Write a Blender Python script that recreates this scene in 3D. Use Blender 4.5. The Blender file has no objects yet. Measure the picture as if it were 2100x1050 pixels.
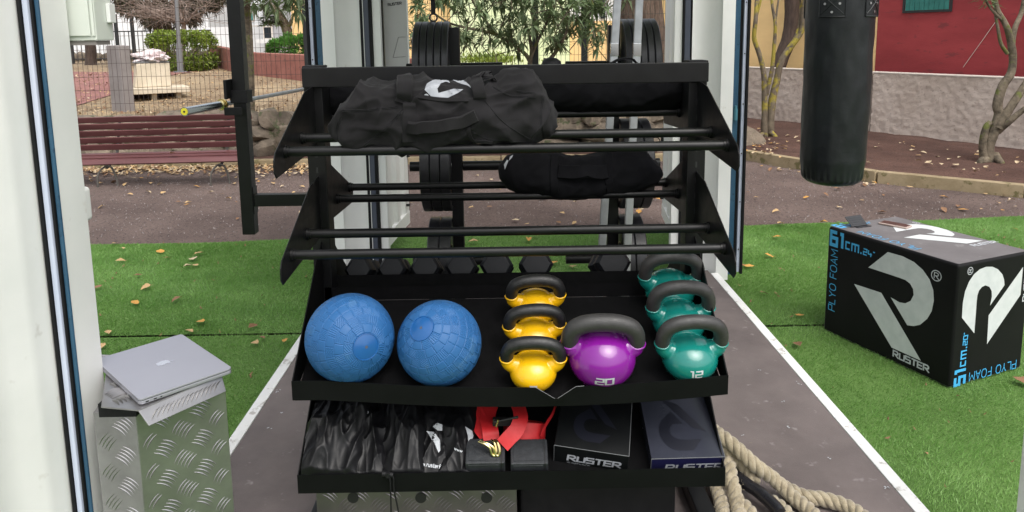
import bpy, bmesh, math, random
import numpy as np
from mathutils import Vector as V, Matrix, noise
from mathutils.bvhtree import BVHTree
from mathutils.geometry import tessellate_polygon
random.seed(7); rng = np.random.default_rng(11)
SC = bpy.context.scene; COL = SC.collection
R = math.radians
# ------------------------------------------------------------------ camera and picture-to-place helpers
F, PIT, ROLL, CH, CY, PSI = 1500., .1474, .0139, 1.6756, 293.4, .0057
def ray(px, py):
    X = px-1050; Y = py-CY; c, s = math.cos(ROLL), math.sin(ROLL)
    u = (c*X-s*Y)/F; v = (s*X+c*Y)/F
    cp, sp = math.cos(PIT), math.sin(PIT)
    d = (u, cp-v*sp, -sp-v*cp); cy, sy = math.cos(PSI), math.sin(PSI)
    return V((d[0]*cy+d[1]*sy, -d[0]*sy+d[1]*cy, d[2]))
O = V((0, 0, CH))
def AY(px, py, y): d = ray(px, py); return O+d*(y/d.y)      # the point of that sight line at distance y
def AZ(px, py, z): d = ray(px, py); return O+d*((z-CH)/d.z)  # ... at height z
def AX(px, py, x): d = ray(px, py); return O+d*(x/d.x)
def AP(px, py, p, n): d = ray(px, py); return O+d*((V(p)-O).dot(n)/d.dot(n))  # ... on a plane
cam = bpy.data.cameras.new('camera'); co = bpy.data.objects.new('camera', cam); COL.objects.link(co)
cam.sensor_width = 36; cam.lens = F/2100*36; cam.shift_y = -(525-CY)/2100; cam.clip_start = .02; cam.clip_end = 500
fw = V((math.sin(PSI)*math.cos(PIT), math.cos(PSI)*math.cos(PIT), -math.sin(PIT)))
rt = V((math.cos(PSI), -math.sin(PSI), 0)); up = rt.cross(fw)
c, s = math.cos(ROLL), math.sin(ROLL)
rt, up = rt*c-up*s, up*c+rt*s
co.matrix_world = Matrix(((rt.x, up.x, -fw.x, 0), (rt.y, up.y, -fw.y, 0), (rt.z, up.z, -fw.z, CH), (0, 0, 0, 1)))
SC.camera = co
# ------------------------------------------------------------------ materials
def M(name, col, rough=.55, metal=0, col2=None, vs=6, lo=.35, hi=.65, bump=0, bs=40, bdist=.01, coat=0, spec=.5, detail=5, rvar=0, sheen=0, col3=None, s3=30, a3=.5, stretch=None):
    m = bpy.data.materials.new(name); m.use_nodes = True; nt = m.node_tree; N = nt.nodes; L = nt.links
    b = N['Principled BSDF']; b.inputs['Base Color'].default_value = (*col, 1); b.inputs['Roughness'].default_value = rough
    b.inputs['Metallic'].default_value = metal; b.inputs['Coat Weight'].default_value = coat; b.inputs['Coat Roughness'].default_value = .06
    b.inputs['Specular IOR Level'].default_value = spec; b.inputs['Sheen Weight'].default_value = sheen
    tc = N.new('ShaderNodeTexCoord'); src = tc.outputs['Object']
    if stretch:
        mp = N.new('ShaderNodeMapping'); mp.inputs['Scale'].default_value = stretch; L.new(src, mp.inputs[0]); src = mp.outputs[0]
    def ns(sc, det=detail, ro=.6):
        n = N.new('ShaderNodeTexNoise'); n.inputs['Scale'].default_value = sc; n.inputs['Detail'].default_value = det; n.inputs['Roughness'].default_value = ro
        L.new(src, n.inputs['Vector']); return n.outputs['Fac']
    def ramp(f, a, bb, ca, cb):
        r = N.new('ShaderNodeValToRGB'); L.new(f, r.inputs[0]); e = r.color_ramp.elements
        e[0].position = a; e[1].position = bb; e[0].color = (*ca, 1); e[1].color = (*cb, 1); return r.outputs[0]
    if col2:
        o = ramp(ns(vs), lo, hi, col, col2)
        if col3:
            mx = N.new('ShaderNodeMix'); mx.data_type = 'RGBA'
            f = ramp(ns(s3, 3, .7), a3, a3+.08, (0, 0, 0), (1, 1, 1)); L.new(f, mx.inputs[0]); L.new(o, mx.inputs[6]); mx.inputs[7].default_value = (*col3, 1); o = mx.outputs[2]
        L.new(o, b.inputs['Base Color'])
    if rvar:
        o = ramp(ns(vs*2.3), .3, .7, (max(rough-rvar, .02),)*3, (min(rough+rvar, 1),)*3); L.new(o, b.inputs['Roughness'])
    if bump:
        bp = N.new('ShaderNodeBump'); bp.inputs['Strength'].default_value = bump; bp.inputs['Distance'].default_value = bdist
        L.new(ns(bs, 6, .65), bp.inputs['Height']); L.new(bp.outputs[0], b.inputs['Normal'])
    return m
MT = {}
def mk(k, *a, **kw): MT[k] = M(k.replace('_', ' '), *a, **kw)
mk('white_paint', (.74, .75, .73), .42, col2=(.81, .81, .79), vs=3, bump=.16, bs=9, bdist=.004, col3=(.66, .65, .62), s3=11, a3=.66, rvar=.06)
mk('cream_paint', (.62, .66, .60), .45, col2=(.66, .69, .63), vs=4)
mk('rubber', (.004, .004, .005), .6, col2=(.008, .008, .009), vs=20, spec=.25)
mk('lavender', (.48, .53, .66), .35, col2=(.54, .58, .70), vs=5)
mk('blue_paint', (.020, .068, .125), .4, col2=(.028, .09, .155), vs=6, col3=(.012, .045, .085), s3=40, a3=.6)
mk('slate', (.05, .06, .09), .5, col2=(.065, .075, .105), vs=5)
mk('plywood', (.096, .078, .075), .66, col2=(.166, .137, .130), vs=2.2, bump=.5, bs=260, bdist=.0025, col3=(.24, .21, .205), s3=13, a3=.63, detail=9, rvar=.08)
mk('white_rail', (.68, .68, .66), .5, col2=(.78, .78, .77), vs=5, bump=.15, bs=60, bdist=.003, col3=(.42, .40, .37), s3=17, a3=.60)
mk('rack_black', (.0035, .0035, .004), .40, col2=(.006, .006, .0065), vs=9, bump=.05, bs=500, bdist=.001, rvar=.06, spec=.30)
mk('tray_black', (.002, .0022, .0024), .55, col2=(.0035, .0037, .004), vs=7, bump=.12, bs=260, bdist=.001, spec=.14)
mk('mat_black', (.0022, .0022, .0025), .9, col2=(.004, .004, .0045), vs=30, bump=.3, bs=400, bdist=.002, spec=.12)
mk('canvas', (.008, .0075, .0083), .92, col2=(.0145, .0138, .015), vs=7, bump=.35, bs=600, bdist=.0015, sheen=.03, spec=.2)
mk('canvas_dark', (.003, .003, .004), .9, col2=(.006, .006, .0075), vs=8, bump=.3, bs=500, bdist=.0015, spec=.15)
mk('navy_panel', (.016, .018, .030), .8, col2=(.03, .032, .05), vs=40, bump=.2, bs=300)
mk('nylon', (.003, .003, .0036), .42, col2=(.006, .006, .0072), vs=9, bump=.12, bs=30, bdist=.003, rvar=.08, spec=.26)
mk('print_white', (.44, .46, .49), .6, col2=(.52, .54, .57), vs=40)
mk('print_grey', (.50, .53, .53), .65, col2=(.60, .62, .62), vs=18, lo=.3, hi=.7, bump=.2, bs=200, bdist=.001)
mk('print_blue', (.05, .36, .68), .55, col2=(.065, .42, .75), vs=30)
mk('stitch', (.012, .012, .013), .8, spec=.2)
mk('kb_grip', (.028, .027, .027), .48, col2=(.036, .035, .034), vs=60, bump=.4, bs=230, bdist=.0015, rvar=.12)
mk('kb_grip_dark', (.007, .007, .0075), .46, col2=(.014, .014, .014), vs=60, bump=.45, bs=230, bdist=.0015, rvar=.12)
mk('kb_yellow', (.74, .42, .004), .24, col2=(.68, .37, .004), vs=9, coat=.3, rvar=.07, col3=(.60, .33, .01), s3=22, a3=.66)
mk('kb_purple', (.17, .007, .215), .17, col2=(.20, .009, .25), vs=8, coat=.4, rvar=.08, col3=(.13, .012, .17), s3=20, a3=.66)
mk('kb_teal', (.005, .165, .138), .2, col2=(.006, .195, .163), vs=8, coat=.45, col3=(.006, .14, .115), s3=18, a3=.64)
mk('alu_shaded', (.18, .165, .175), .42, .9, col2=(.23, .21, .22), vs=9, bump=.06, bs=14, bdist=.006, rvar=.03)  # aluminium again, darkened in colour for the shade under the rack tray
mk('alu', (.27, .262, .266), .33, .85, col2=(.36, .352, .356), vs=9, bump=.06, bs=14, bdist=.006, rvar=.03)
mk('alu_rail', (.33, .34, .35), .45, .85, col2=(.42, .43, .44), vs=12, rvar=.1)
mk('chrome', (.55, .57, .58), .22, 1)
mk('brass', (.72, .60, .30), .25, 1)
mk('laptop_grey', (.36, .36, .41), .42, .55, col2=(.38, .38, .43), vs=3)
mk('laptop_logo', (.62, .62, .66), .15, .8)
mk('red_strap', (.50, .012, .016), .55, col2=(.58, .02, .024), vs=30, bump=.3, bs=300, bdist=.001)
mk('box_black', (.004, .0045, .005), .42, col2=(.008, .009, .0095), vs=5, rvar=.05, spec=.35)
mk('box_navy', (.026, .028, .040), .22, col2=(.042, .045, .060), vs=4, rvar=.08)
mk('box_side_navy', (.012, .012, .05), .35, col2=(.014, .014, .06), vs=5)
mk('box_mark', (.010, .011, .018), .42)
mk('box_edge', (.13, .135, .14), .6)
mk('emblem_grey', (.27, .285, .315), .7, col2=(.34, .355, .385), vs=25)
mk('block_grey', (.014, .016, .019), .62, col2=(.026, .029, .033), vs=50, bump=.5, bs=70, bdist=.004)
mk('rope', (.25, .205, .13), .9, col2=(.40, .34, .235), vs=45, bump=.8, bs=330, bdist=.004, sheen=.3)
mk('sleeve', (.014, .014, .017), .26, bump=.35, bs=22, bdist=.01)
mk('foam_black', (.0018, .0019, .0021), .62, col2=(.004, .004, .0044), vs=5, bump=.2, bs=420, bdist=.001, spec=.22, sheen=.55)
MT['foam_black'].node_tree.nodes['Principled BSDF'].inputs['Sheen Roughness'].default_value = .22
mk('foam_top_sheen', (.115, .105, .107), .75, col2=(.15, .14, .142), vs=4, bump=.2, bs=420, bdist=.001, col3=(.185, .175, .175), s3=9, a3=.60)  # the foam in paler grey: sky sheen put into the colour
mk('phone_brown', (.055, .026, .022), .3, col2=(.09, .04, .032), vs=14)
mk('phone_case', (.42, .33, .29), .5)
mk('leather', (.0055, .0068, .0085), .42, col2=(.010, .013, .0145), vs=5, bump=.2, bs=13, bdist=.010, rvar=.08, spec=.4)
mk('rivet', (.5, .5, .5), .35, 1)
mk('plate_black', (.006, .006, .0075), .38, col2=(.011, .011, .013), vs=9, rvar=.1, spec=.45)
mk('hex_black', (.005, .0055, .007), .5, spec=.25, col2=(.011, .012, .014), vs=9, bump=.2, bs=150, bdist=.002)
mk('yellow_disc', (.72, .66, .03), .45, col2=(.65, .55, .03), vs=40)
mk('earth', (.086, .058, .050), .95, col2=(.165, .118, .102), vs=.8, bump=1, bs=70, bdist=.02, col3=(.038, .025, .023), s3=48, a3=.56, detail=10)
mk('bed_soil', (.060, .026, .018), .97, col2=(.115, .058, .042), vs=1.6, bump=.9, bs=60, bdist=.02, col3=(.025, .013, .010), s3=45, a3=.56, detail=8)
mk('dry_ground', (.20, .138, .080), .95, col2=(.34, .26, .16), vs=.9, bump=.8, bs=30, bdist=.03, col3=(.14, .08, .045), s3=9, a3=.57, detail=9)
mk('red_ground', (.20, .085, .075), .95, col2=(.26, .12, .10), vs=2, bump=.5, bs=60, bdist=.01, detail=8)
mk('turf_base', (.075, .155, .028), .95, col2=(.105, .20, .042), vs=2.2, bump=.8, bs=180, bdist=.01)
mk('kerb_stone', (.24, .185, .105), .9, col2=(.33, .26, .16), vs=5, bump=.5, bs=50, bdist=.01, col3=(.14, .12, .05), s3=8, a3=.56)
mk('rock', (.10, .080, .060), .9, col2=(.22, .175, .13), vs=4.5, bump=.8, bs=18, bdist=.03, col3=(.085, .09, .045), s3=7, a3=.56)
mk('stone_pale', (.50, .43, .32), .85, col2=(.62, .54, .42), vs=4, bump=.4, bs=25, bdist=.01)
mk('concrete', (.22, .195, .185), .85, col2=(.29, .26, .25), vs=3, bump=.3, bs=40, bdist=.006)
mk('bench_paint', (.088, .030, .030), .45, col2=(.125, .046, .046), vs=8, bump=.15, bs=40, bdist=.003, stretch=(.2, 1, 1))
mk('iron', (.075, .07, .06), .6, col2=(.12, .11, .10), vs=20)
mk('wire', (.050, .032, .026), .6)
mk('wire_green', (.018, .030, .022), .55)
mk('brick_wall', (.24, .088, .068), .9, col2=(.33, .135, .105), vs=4, bump=.4, bs=30, bdist=.01, col3=(.15, .075, .06), s3=9, a3=.6)
mk('house_white', (.72, .73, .74), .8, col2=(.78, .79, .80), vs=2)
mk('house_grey', (.30, .30, .31), .8, col2=(.36, .36, .37), vs=2)
mk('house_cream', (.80, .56, .27), .85, col2=(.88, .62, .30), vs=1.2, bump=.3, bs=35, bdist=.006, stretch=(1, 1, 3))
mk('house_lime', (.68, .78, .45), .85, col2=(.75, .84, .53), vs=2)
mk('house_orange', (.78, .53, .24), .85, col2=(.84, .59, .29), vs=2)
mk('house_red', (.25, .028, .032), .8, col2=(.34, .042, .047), vs=1.1, bump=.45, bs=35, bdist=.008, stretch=(1, 1, 3.0), col3=(.21, .035, .038), s3=3.5, a3=.6, detail=9)
mk('roughcast', (.50, .41, .35), .95, col2=(.62, .525, .46), vs=1.6, bump=.8, bs=62, bdist=.012, col3=(.34, .27, .23), s3=38, a3=.60, detail=8)
mk('ledge', (.62, .56, .50), .8)
mk('shutter', (.02, .14, .12), .5, col2=(.04, .22, .19), vs=6)
mk('frame_dark', (.02, .022, .024), .5)
mk('dark_glass', (.02, .025, .03), .1)
mk('bark', (.105, .068, .048), .95, col2=(.20, .14, .105), vs=14, bump=1, bs=30, bdist=.03, stretch=(3, 3, .5), detail=7)
mk('bark_dark', (.045, .030, .024), .95, col2=(.085, .058, .046), vs=8, bump=.8, bs=20, bdist=.02, stretch=(3, 3, .6))
mk('bark_lichen', (.085, .066, .045), .95, col2=(.17, .135, .095), vs=9, bump=.7, bs=35, bdist=.012, col3=(.27, .22, .035), s3=4, a3=.50)
mk('bark_grey', (.075, .060, .042), .95, col2=(.21, .17, .12), vs=11, bump=1, bs=40, bdist=.02, col3=(.12, .13, .035), s3=4, a3=.54)
mk('lamp_grey', (.16, .165, .17), .5)
mk('ring_black', (.015, .015, .015), .4)
mk('cloth_white', (.66, .62, .62), .8, col2=(.5, .38, .38), vs=9)
mk('poster', (.40, .40, .395), .4, col2=(.46, .46, .455), vs=2)
mk('ink', (.012, .012, .013), .5)
mk('ink_soft', (.16, .16, .16), .5)
mk('teal_metal', (.06, .20, .26), .45)
mk('tag_black', (.02, .02, .022), .4)
def leafmat(name, a, b, c2, sc=9, rough=.55, trans=.25):
    m = M(name, a, rough, col2=b, vs=sc, col3=c2, s3=sc*.3, a3=.55)
    bs = m.node_tree.nodes['Principled BSDF']; bs.inputs['Subsurface Weight'].default_value = 0
    nt = m.node_tree; t = nt.nodes.new('ShaderNodeBsdfTranslucent'); mx = nt.nodes.new('ShaderNodeMixShader'); mx.inputs[0].default_value = trans
    t.inputs[0].default_value = (b[0]*1.1, b[1]*1.2, b[2], 1); out = nt.nodes['Material Output']
    nt.links.new(bs.outputs[0], mx.inputs[1]); nt.links.new(t.outputs[0], mx.inputs[2]); nt.links.new(mx.outputs[0], out.inputs[0]); return m
MT['oleander'] = leafmat('oleander leaf', (.105, .155, .070), (.19, .245, .125), (.06, .09, .04), 8)
MT['bush'] = leafmat('hedge leaf', (.12, .18, .022), (.26, .33, .05), (.06, .10, .014), 9)
MT['bush_green'] = leafmat('green bush leaf', (.06, .17, .03), (.13, .29, .06), (.03, .08, .015), 6)
MT['pine'] = leafmat('pine needle', (.050, .050, .026), (.095, .080, .045), (.028, .028, .016), 2, trans=.1)
MT['twig'] = M('bare twig', (.22, .16, .13), .9, col2=(.32, .25, .21), vs=3)
MT['turf_blade'] = leafmat('turf fibre', (.135, .285, .060), (.235, .40, .118), (.088, .21, .038), 1.9, .5, .25)
for k, a, b in (('leaf_tan', (.34, .21, .09), (.52, .36, .18)), ('leaf_orange', (.42, .20, .04), (.55, .30, .07)), ('leaf_brown', (.16, .08, .04), (.26, .14, .07)), ('leaf_pale', (.42, .32, .20), (.56, .45, .30))):
    mk(k, a, .75, col2=b, vs=30)
# ball: cobbled cells with hatching, as bump
def ball_mat():
    m = M('ball rubber', (.016, .090, .245), .5, col2=(.024, .110, .28), vs=4, spec=.35, bump=.15, bs=300, bdist=.001, col3=(.035, .12, .27), s3=14, a3=.60, rvar=.08); nt = m.node_tree; N = nt.nodes; L = nt.links
    return m
    vo = N.new('ShaderNodeTexVoronoi'); vo.feature = 'DISTANCE_TO_EDGE'; vo.inputs['Scale'].default_value = 40
    vc = N.new('ShaderNodeTexVoronoi'); vc.feature = 'F1'; vc.inputs['Scale'].default_value = 40
    for n in (vo, vc): L.new(tc.outputs['Object'], n.inputs['Vector']); n.inputs['Randomness'].default_value = .38
    sub = N.new('ShaderNodeVectorMath'); sub.operation = 'SUBTRACT'; sub.inputs[1].default_value = (.5, .5, .5); L.new(vc.outputs['Color'], sub.inputs[0])
    nrm = N.new('ShaderNodeVectorMath'); nrm.operation = 'NORMALIZE'; L.new(sub.outputs[0], nrm.inputs[0])
    dot = N.new('ShaderNodeVectorMath'); dot.operation = 'DOT_PRODUCT'; L.new(nrm.outputs[0], dot.inputs[0]); L.new(tc.outputs['Object'], dot.inputs[1])
    def mt(op, a, bb=None):
        n = N.new('ShaderNodeMath'); n.operation = op
        for i, x in enumerate((a, bb)):
            if x is None: continue
            if isinstance(x, (int, float)): n.inputs[i].default_value = x
            else: L.new(x, n.inputs[i])
        return n.outputs[0]
    sn = mt('SINE', mt('MULTIPLY', dot.outputs['Value'], 1000.)); sn = mt('MULTIPLY', mt('ADD', sn, 1), .40)
    sep = N.new('ShaderNodeSeparateColor'); L.new(vc.outputs['Color'], sep.inputs[0])
    on = mt('GREATER_THAN', sep.outputs[0], .45); sn = mt('MULTIPLY', sn, on)
    inside = mt('GREATER_THAN', vo.outputs['Distance'], .09); sn = mt('MULTIPLY', sn, inside)
    ed = mt('MINIMUM', mt('MULTIPLY', vo.outputs['Distance'], 12.), 1.)
    h = mt('SUBTRACT', ed, sn)
    bp = N.new('ShaderNodeBump'); bp.inputs['Strength'].default_value = .8; bp.inputs['Distance'].default_value = .0019
    L.new(h, bp.inputs['Height']); L.new(bp.outputs[0], b.inputs['Normal']); return m
MT['ball'] = ball_mat()
mk('ball_cap', (.012, .085, .26), .22, coat=.1)
# ------------------------------------------------------------------ mesh helpers
def tag(o, label=None, cat=None, group=None, kind=None):
    for k, v in (('label', label), ('category', cat), ('group', group), ('kind', kind)):
        if v: o[k] = v
    return o
def thing(name, loc, label, cat, group=None):
    o = bpy.data.objects.new(name, None); COL.objects.link(o); o.location = loc; o.empty_display_size = .05
    return tag(o, label, cat, group)
def wloc(o):
    p = V((0, 0, 0))
    while o: p = p+V(o.location); o = o.parent
    return p
class MB:
    def __init__(s): s.v = []; s.f = []; s.mi = []; s.m = 0
    def add(s, vs, fs):
        n = len(s.v); s.v += [V(p) for p in vs]; s.f += [tuple(i+n for i in f) for f in fs]; s.mi += [s.m]*len(fs); return s
    def box(s, x0, x1, y0, y1, z0, z1, T=None):
        vs = [V((x, y, z)) for z in (z0, z1) for y in (y0, y1) for x in (x0, x1)]
        if T: vs = [T @ p for p in vs]
        return s.add(vs, [(0, 2, 3, 1), (4, 5, 7, 6), (0, 1, 5, 4), (2, 6, 7, 3), (0, 4, 6, 2), (1, 3, 7, 5)])
    def bar(s, a, b, w, h, roll=V((0, 0, 1))):
        a, b = V(a), V(b); d = (b-a); l = d.length; d.normalize(); x = d.cross(roll)
        if x.length < 1e-4: x = d.cross(V((1, 0, 0)))
        x.normalize(); y = x.cross(d)
        T = Matrix(((x.x, d.x, y.x, a.x), (x.y, d.y, y.y, a.y), (x.z, d.z, y.z, a.z), (0, 0, 0, 1)))
        return s.box(-w/2, w/2, 0, l, -h/2, h/2, T)
    def tube(s, pts, r, n=10, cap=True, closed=False):
        pts = [V(p) for p in pts]; m = len(pts); rs = r if isinstance(r, (list, tuple)) else [r]*m
        vs = []; fs = []; nx = None
        for i, p in enumerate(pts):
            a = pts[i-1] if i or closed else p; b = pts[(i+1) % m] if i < m-1 or closed else p
            t = (b-a).normalized()
            if nx is None:
                nx = t.cross(V((0, 0, 1)) if abs(t.z) < .9 else V((1, 0, 0))).normalized()
            else:
                nx = (nx-t*nx.dot(t)).normalized()
            ny = t.cross(nx)
            vs += [p+(nx*math.cos(2*math.pi*k/n)+ny*math.sin(2*math.pi*k/n))*rs[i] for k in range(n)]
        for i in range(m if closed else m-1):
            j = (i+1) % m
            fs += [(i*n+k, i*n+(k+1) % n, j*n+(k+1) % n, j*n+k) for k in range(n)]
        if cap and not closed: fs += [tuple(range(n))[::-1], tuple((m-1)*n+k for k in range(n))]
        return s.add(vs, fs)
    def lathe(s, prof, n=32, T=None, cap=True):
        vs = [V((r*math.cos(2*math.pi*k/n), r*math.sin(2*math.pi*k/n), z)) for r, z in prof for k in range(n)]
        if T: vs = [T @ p for p in vs]
        m = len(prof); fs = [(i*n+k, i*n+(k+1) % n, (i+1)*n+(k+1) % n, (i+1)*n+k) for i in range(m-1) for k in range(n)]
        if cap: fs += [tuple(range(n))[::-1], tuple((m-1)*n+k for k in range(n))]
        return s.add(vs, fs)
    def prism(s, poly, z0, z1, T=None):
        n = len(poly); vs = [V((p[0], p[1], z)) for z in (z0, z1) for p in poly]
        if T: vs = [T @ p for p in vs]
        return s.add(vs, [tuple(range(n))[::-1], tuple(range(n, 2*n))]+[(i, (i+1) % n, n+(i+1) % n, n+i) for i in range(n)])
    def sheet(s, poly, T=None):
        vs = [V(p) if len(p) == 3 else V((p[0], p[1], 0)) for p in poly]
        if T: vs = [T @ p for p in vs]
        return s.add(vs, [tuple(range(len(vs)))])
    def grid(s, fn, nu, nv, cu=False, cv=False):
        vs = [fn(i/(nu if cu else nu-1), j/(nv if cv else nv-1)) for i in range(nu) for j in range(nv)]
        fs = [(i*nv+j, ((i+1) % nu)*nv+j, ((i+1) % nu)*nv+(j+1) % nv, i*nv+(j+1) % nv) for i in range(nu if cu else nu-1) for j in range(nv if cv else nv-1)]
        return s.add(vs, fs)
    def bvh(s): return BVHTree.FromPolygons([tuple(p) for p in s.v], s.f)
    def build(s, name, mat, parent=None, smooth=True, bev=0, seg=2, ang=35, loc=None, fix=True):
        o0 = wloc(parent) if parent else V(loc) if loc is not None else V((0, 0, 0))
        me = bpy.data.meshes.new(name); me.from_pydata([tuple(p-o0) for p in s.v], [], s.f)
        for m in (mat if isinstance(mat, (list, tuple)) else [mat]): me.materials.append(MT[m] if isinstance(m, str) else m)
        if any(s.mi): me.polygons.foreach_set('material_index', s.mi)
        if fix or bev:
            bm = bmesh.new(); bm.from_mesh(me)
            if bev:
                bmesh.ops.remove_doubles(bm, verts=bm.verts, dist=1e-5)
                bmesh.ops.recalc_face_normals(bm, faces=bm.faces)
                ed = [e for e in bm.edges if len(e.link_faces) == 2 and e.calc_face_angle(0) > R(30)]
                bmesh.ops.bevel(bm, geom=ed, offset=bev, segments=seg, profile=.5, affect='EDGES', clamp_overlap=True)
            else: bmesh.ops.recalc_face_normals(bm, faces=bm.faces)
            bm.to_mesh(me); bm.free()
        if smooth:
            me.polygons.foreach_set('use_smooth', [True]*len(me.polygons)); me.set_sharp_from_angle(angle=R(ang))
        o = bpy.data.objects.new(name, me); COL.objects.link(o)
        if bev: wn_ = o.modifiers.new('weighted', 'WEIGHTED_NORMAL'); wn_.keep_sharp = True
        if parent: o.parent = parent
        else: o.location = o0
        return o
def dup(root, loc=None, rot=None, label=None, name=None):
    def cp(o, par):
        c = o.copy(); COL.objects.link(c); c.parent = par
        for ch in [x for x in list(KIDS.get(o.name, []))]: cp(ch, c)
        return c
    def reg(o): KIDS[o.name] = list(o.children); [reg(x) for x in o.children]
    KIDS = {}; reg(root); r = cp(root, None)
    if loc is not None: r.location = loc
    if rot is not None: r.rotation_euler = rot
    if label: r['label'] = label
    return r
def frame(o, x, y): x = V(x).normalized(); z = x.cross(V(y)).normalized(); y = z.cross(x); o = V(o); return Matrix(((x.x, y.x, z.x, o.x), (x.y, y.y, z.y, o.y), (x.z, y.z, z.z, o.z), (0, 0, 0, 1)))
def spline(pts, n=8):
    P = [V(p) for p in pts]; P = [P[0]*2-P[1]]+P+[P[-1]*2-P[-2]]; out = []
    for i in range(1, len(P)-2):
        for k in range(n):
            t = k/n; a, b, c, d = P[i-1:i+3]
            out.append(.5*((2*b)+(c-a)*t+(2*a-5*b+4*c-d)*t*t+(3*b-a-3*c+d)*t**3))
    return out+[P[-2]]
# lettering: square stroke glyphs (unit height), as thin flat prints
GL = {'R': (.88, [[(0, -.08), (0, 1), (.58, 1), (.74, .86), (.74, .60), (.58, .46), (.14, .46)], [(.30, .44), (.88, -.08)]]), 'U': (.8, [[(0, 1), (0, 0), (.75, 0), (.75, 1)]]),
 'S': (.8, [[(.78, 1), (0, 1), (0, .52), (.75, .52), (.75, 0), (-.03, 0)]]), 'T': (.8, [[(-.06, 1), (.82, 1)], [(.38, 1), (.38, -.07)]]),
 'E': (.75, [[(.75, 1), (0, 1), (0, 0), (.75, 0)], [(0, .5), (.7, .5)]]), '0': (.75, [[(0, 0), (0, 1), (.7, 1), (.7, 0), (0, 0), (0, .3)]]),
 '1': (.42, [[(0, .98), (.28, .98), (.28, -.07)]]), '2': (.75, [[(0, 1), (.7, 1), (.7, .5), (0, .5), (0, 0), (.72, 0)]]), '4': (.75, [[(.05, 1), (0, .35), (.75, .35)], [(.52, .6), (.52, -.07)]]),
 '5': (.75, [[(.72, 1), (0, 1), (0, .55), (.7, .55), (.7, 0), (-.03, 0)]]), '6': (.75, [[(.68, 1), (0, 1), (0, 0), (.7, 0), (.7, .55), (0, .55)]]), '8': (.75, [[(0, 0), (0, 1), (.7, 1), (.7, 0), (0, 0), (0, .3)], [(0, .5), (.7, .5)]]),
 'c': (.6, [[(.55, .62), (0, .62), (0, 0), (.55, 0)]]), 'm': (.95, [[(0, -.07), (0, .62), (.9, .62), (.9, -.07)], [(.45, .62), (.45, -.07)]]), '.': (.2, [[(.06, -.07), (.06, .1)]]), '"': (.3, [[(.05, 1), (.05, .8)], [(.22, 1), (.22, .8)]]),
 'P': (.75, [[(0, -.05), (0, 1), (.7, 1), (.7, .45), (0, .45)]]), 'L': (.65, [[(0, 1), (0, 0), (.62, 0)]]), 'Y': (.75, [[(0, 1), (.36, .45), (.72, 1)], [(.36, .45), (.36, -.05)]]), 'O': (.85, [[(.2, 0), (0, .25), (0, .75), (.2, 1), (.6, 1), (.8, .75), (.8, .25), (.6, 0), (.2, 0), (.1, .12)]]),
 'F': (.65, [[(0, -.05), (0, 1), (.62, 1)], [(0, .52), (.55, .52)]]), 'A': (.8, [[(0, -.05), (.38, 1), (.76, -.05)], [(.12, .33), (.64, .33)]]), 'M': (.9, [[(0, -.05), (0, 1), (.43, .35), (.86, 1), (.86, -.05)]]),
 'N': (.8, [[(0, 0), (0, 1), (.72, 0), (.72, 1)]]), 'I': (.2, [[(.05, 0), (.05, 1)]]), 'w': (.75, [[(0, .62), (.16, 0), (.34, .5), (.52, 0), (.68, .62)]]), 'r': (.42, [[(0, -.05), (0, .62), (.38, .62)]]), 'u': (.62, [[(0, .65), (0, 0), (.5, 0), (.5, .65)]]), 's': (.55, [[(.48, .62), (0, .62), (0, .32), (.46, .32), (.46, 0), (-.03, 0)]]),
 't': (.42, [[(.14, 1), (.14, 0), (.4, 0)], [(-.05, .62), (.36, .62)]]), 'e': (.62, [[(0, .32), (.52, .32), (.52, .62), (0, .62), (0, 0), (.52, 0)]]), 'f': (.42, [[(.38, .98), (.14, .98), (.14, -.05)], [(-.05, .6), (.36, .6)]]), 'i': (.2, [[(.05, -.05), (.05, .62)], [(.05, .82), (.05, .95)]]), 'n': (.62, [[(0, -.05), (0, .62), (.5, .62), (.5, -.05)]]), 'o': (.62, [[(0, 0), (0, .62), (.5, .62), (.5, 0), (-.05, 0)]]), ' ': (.4, [])}
def stroke(pl, w):
    P = [V((*p, 0)) for p in pl]; L = []; Rr = []
    for i, p in enumerate(P):
        a = (p-P[i-1]).normalized() if i else None; b = (P[i+1]-p).normalized() if i < len(P)-1 else None
        t = b if a is None else a if b is None else (a+b).normalized()
        n = V((-t.y, t.x, 0)); k = 1 if a is None or b is None else 1/max(.5, n.dot(V((-a.y, a.x, 0))))
        L.append(p+n*w/2*k); Rr.append(p-n*w/2*k)
    return [[L[i], L[i+1], Rr[i+1], Rr[i]] for i in range(len(P)-1)]
def text_quads(txt, h, w=.16, slant=0, gap=.22, sx=1.):
    out = []; x = 0
    for ch in txt:
        wd, pls = GL[ch]
        for pl in pls:
            for q in stroke(pl, w): out.append([V(((p.x*sx+x+slant*p.y)*h, p.y*h, 0)) for p in q])
        x += wd*sx+gap
    return out, (x-gap)*h
def print_text(mb, txt, T, h, **k):
    q, w = text_quads(txt, h, **k)
    for i, f in enumerate(q): mb.add([T @ (p+V((0, 0, .00002*(i % 5)))) for p in f], [(0, 3, 2, 1)])
    return w
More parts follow.
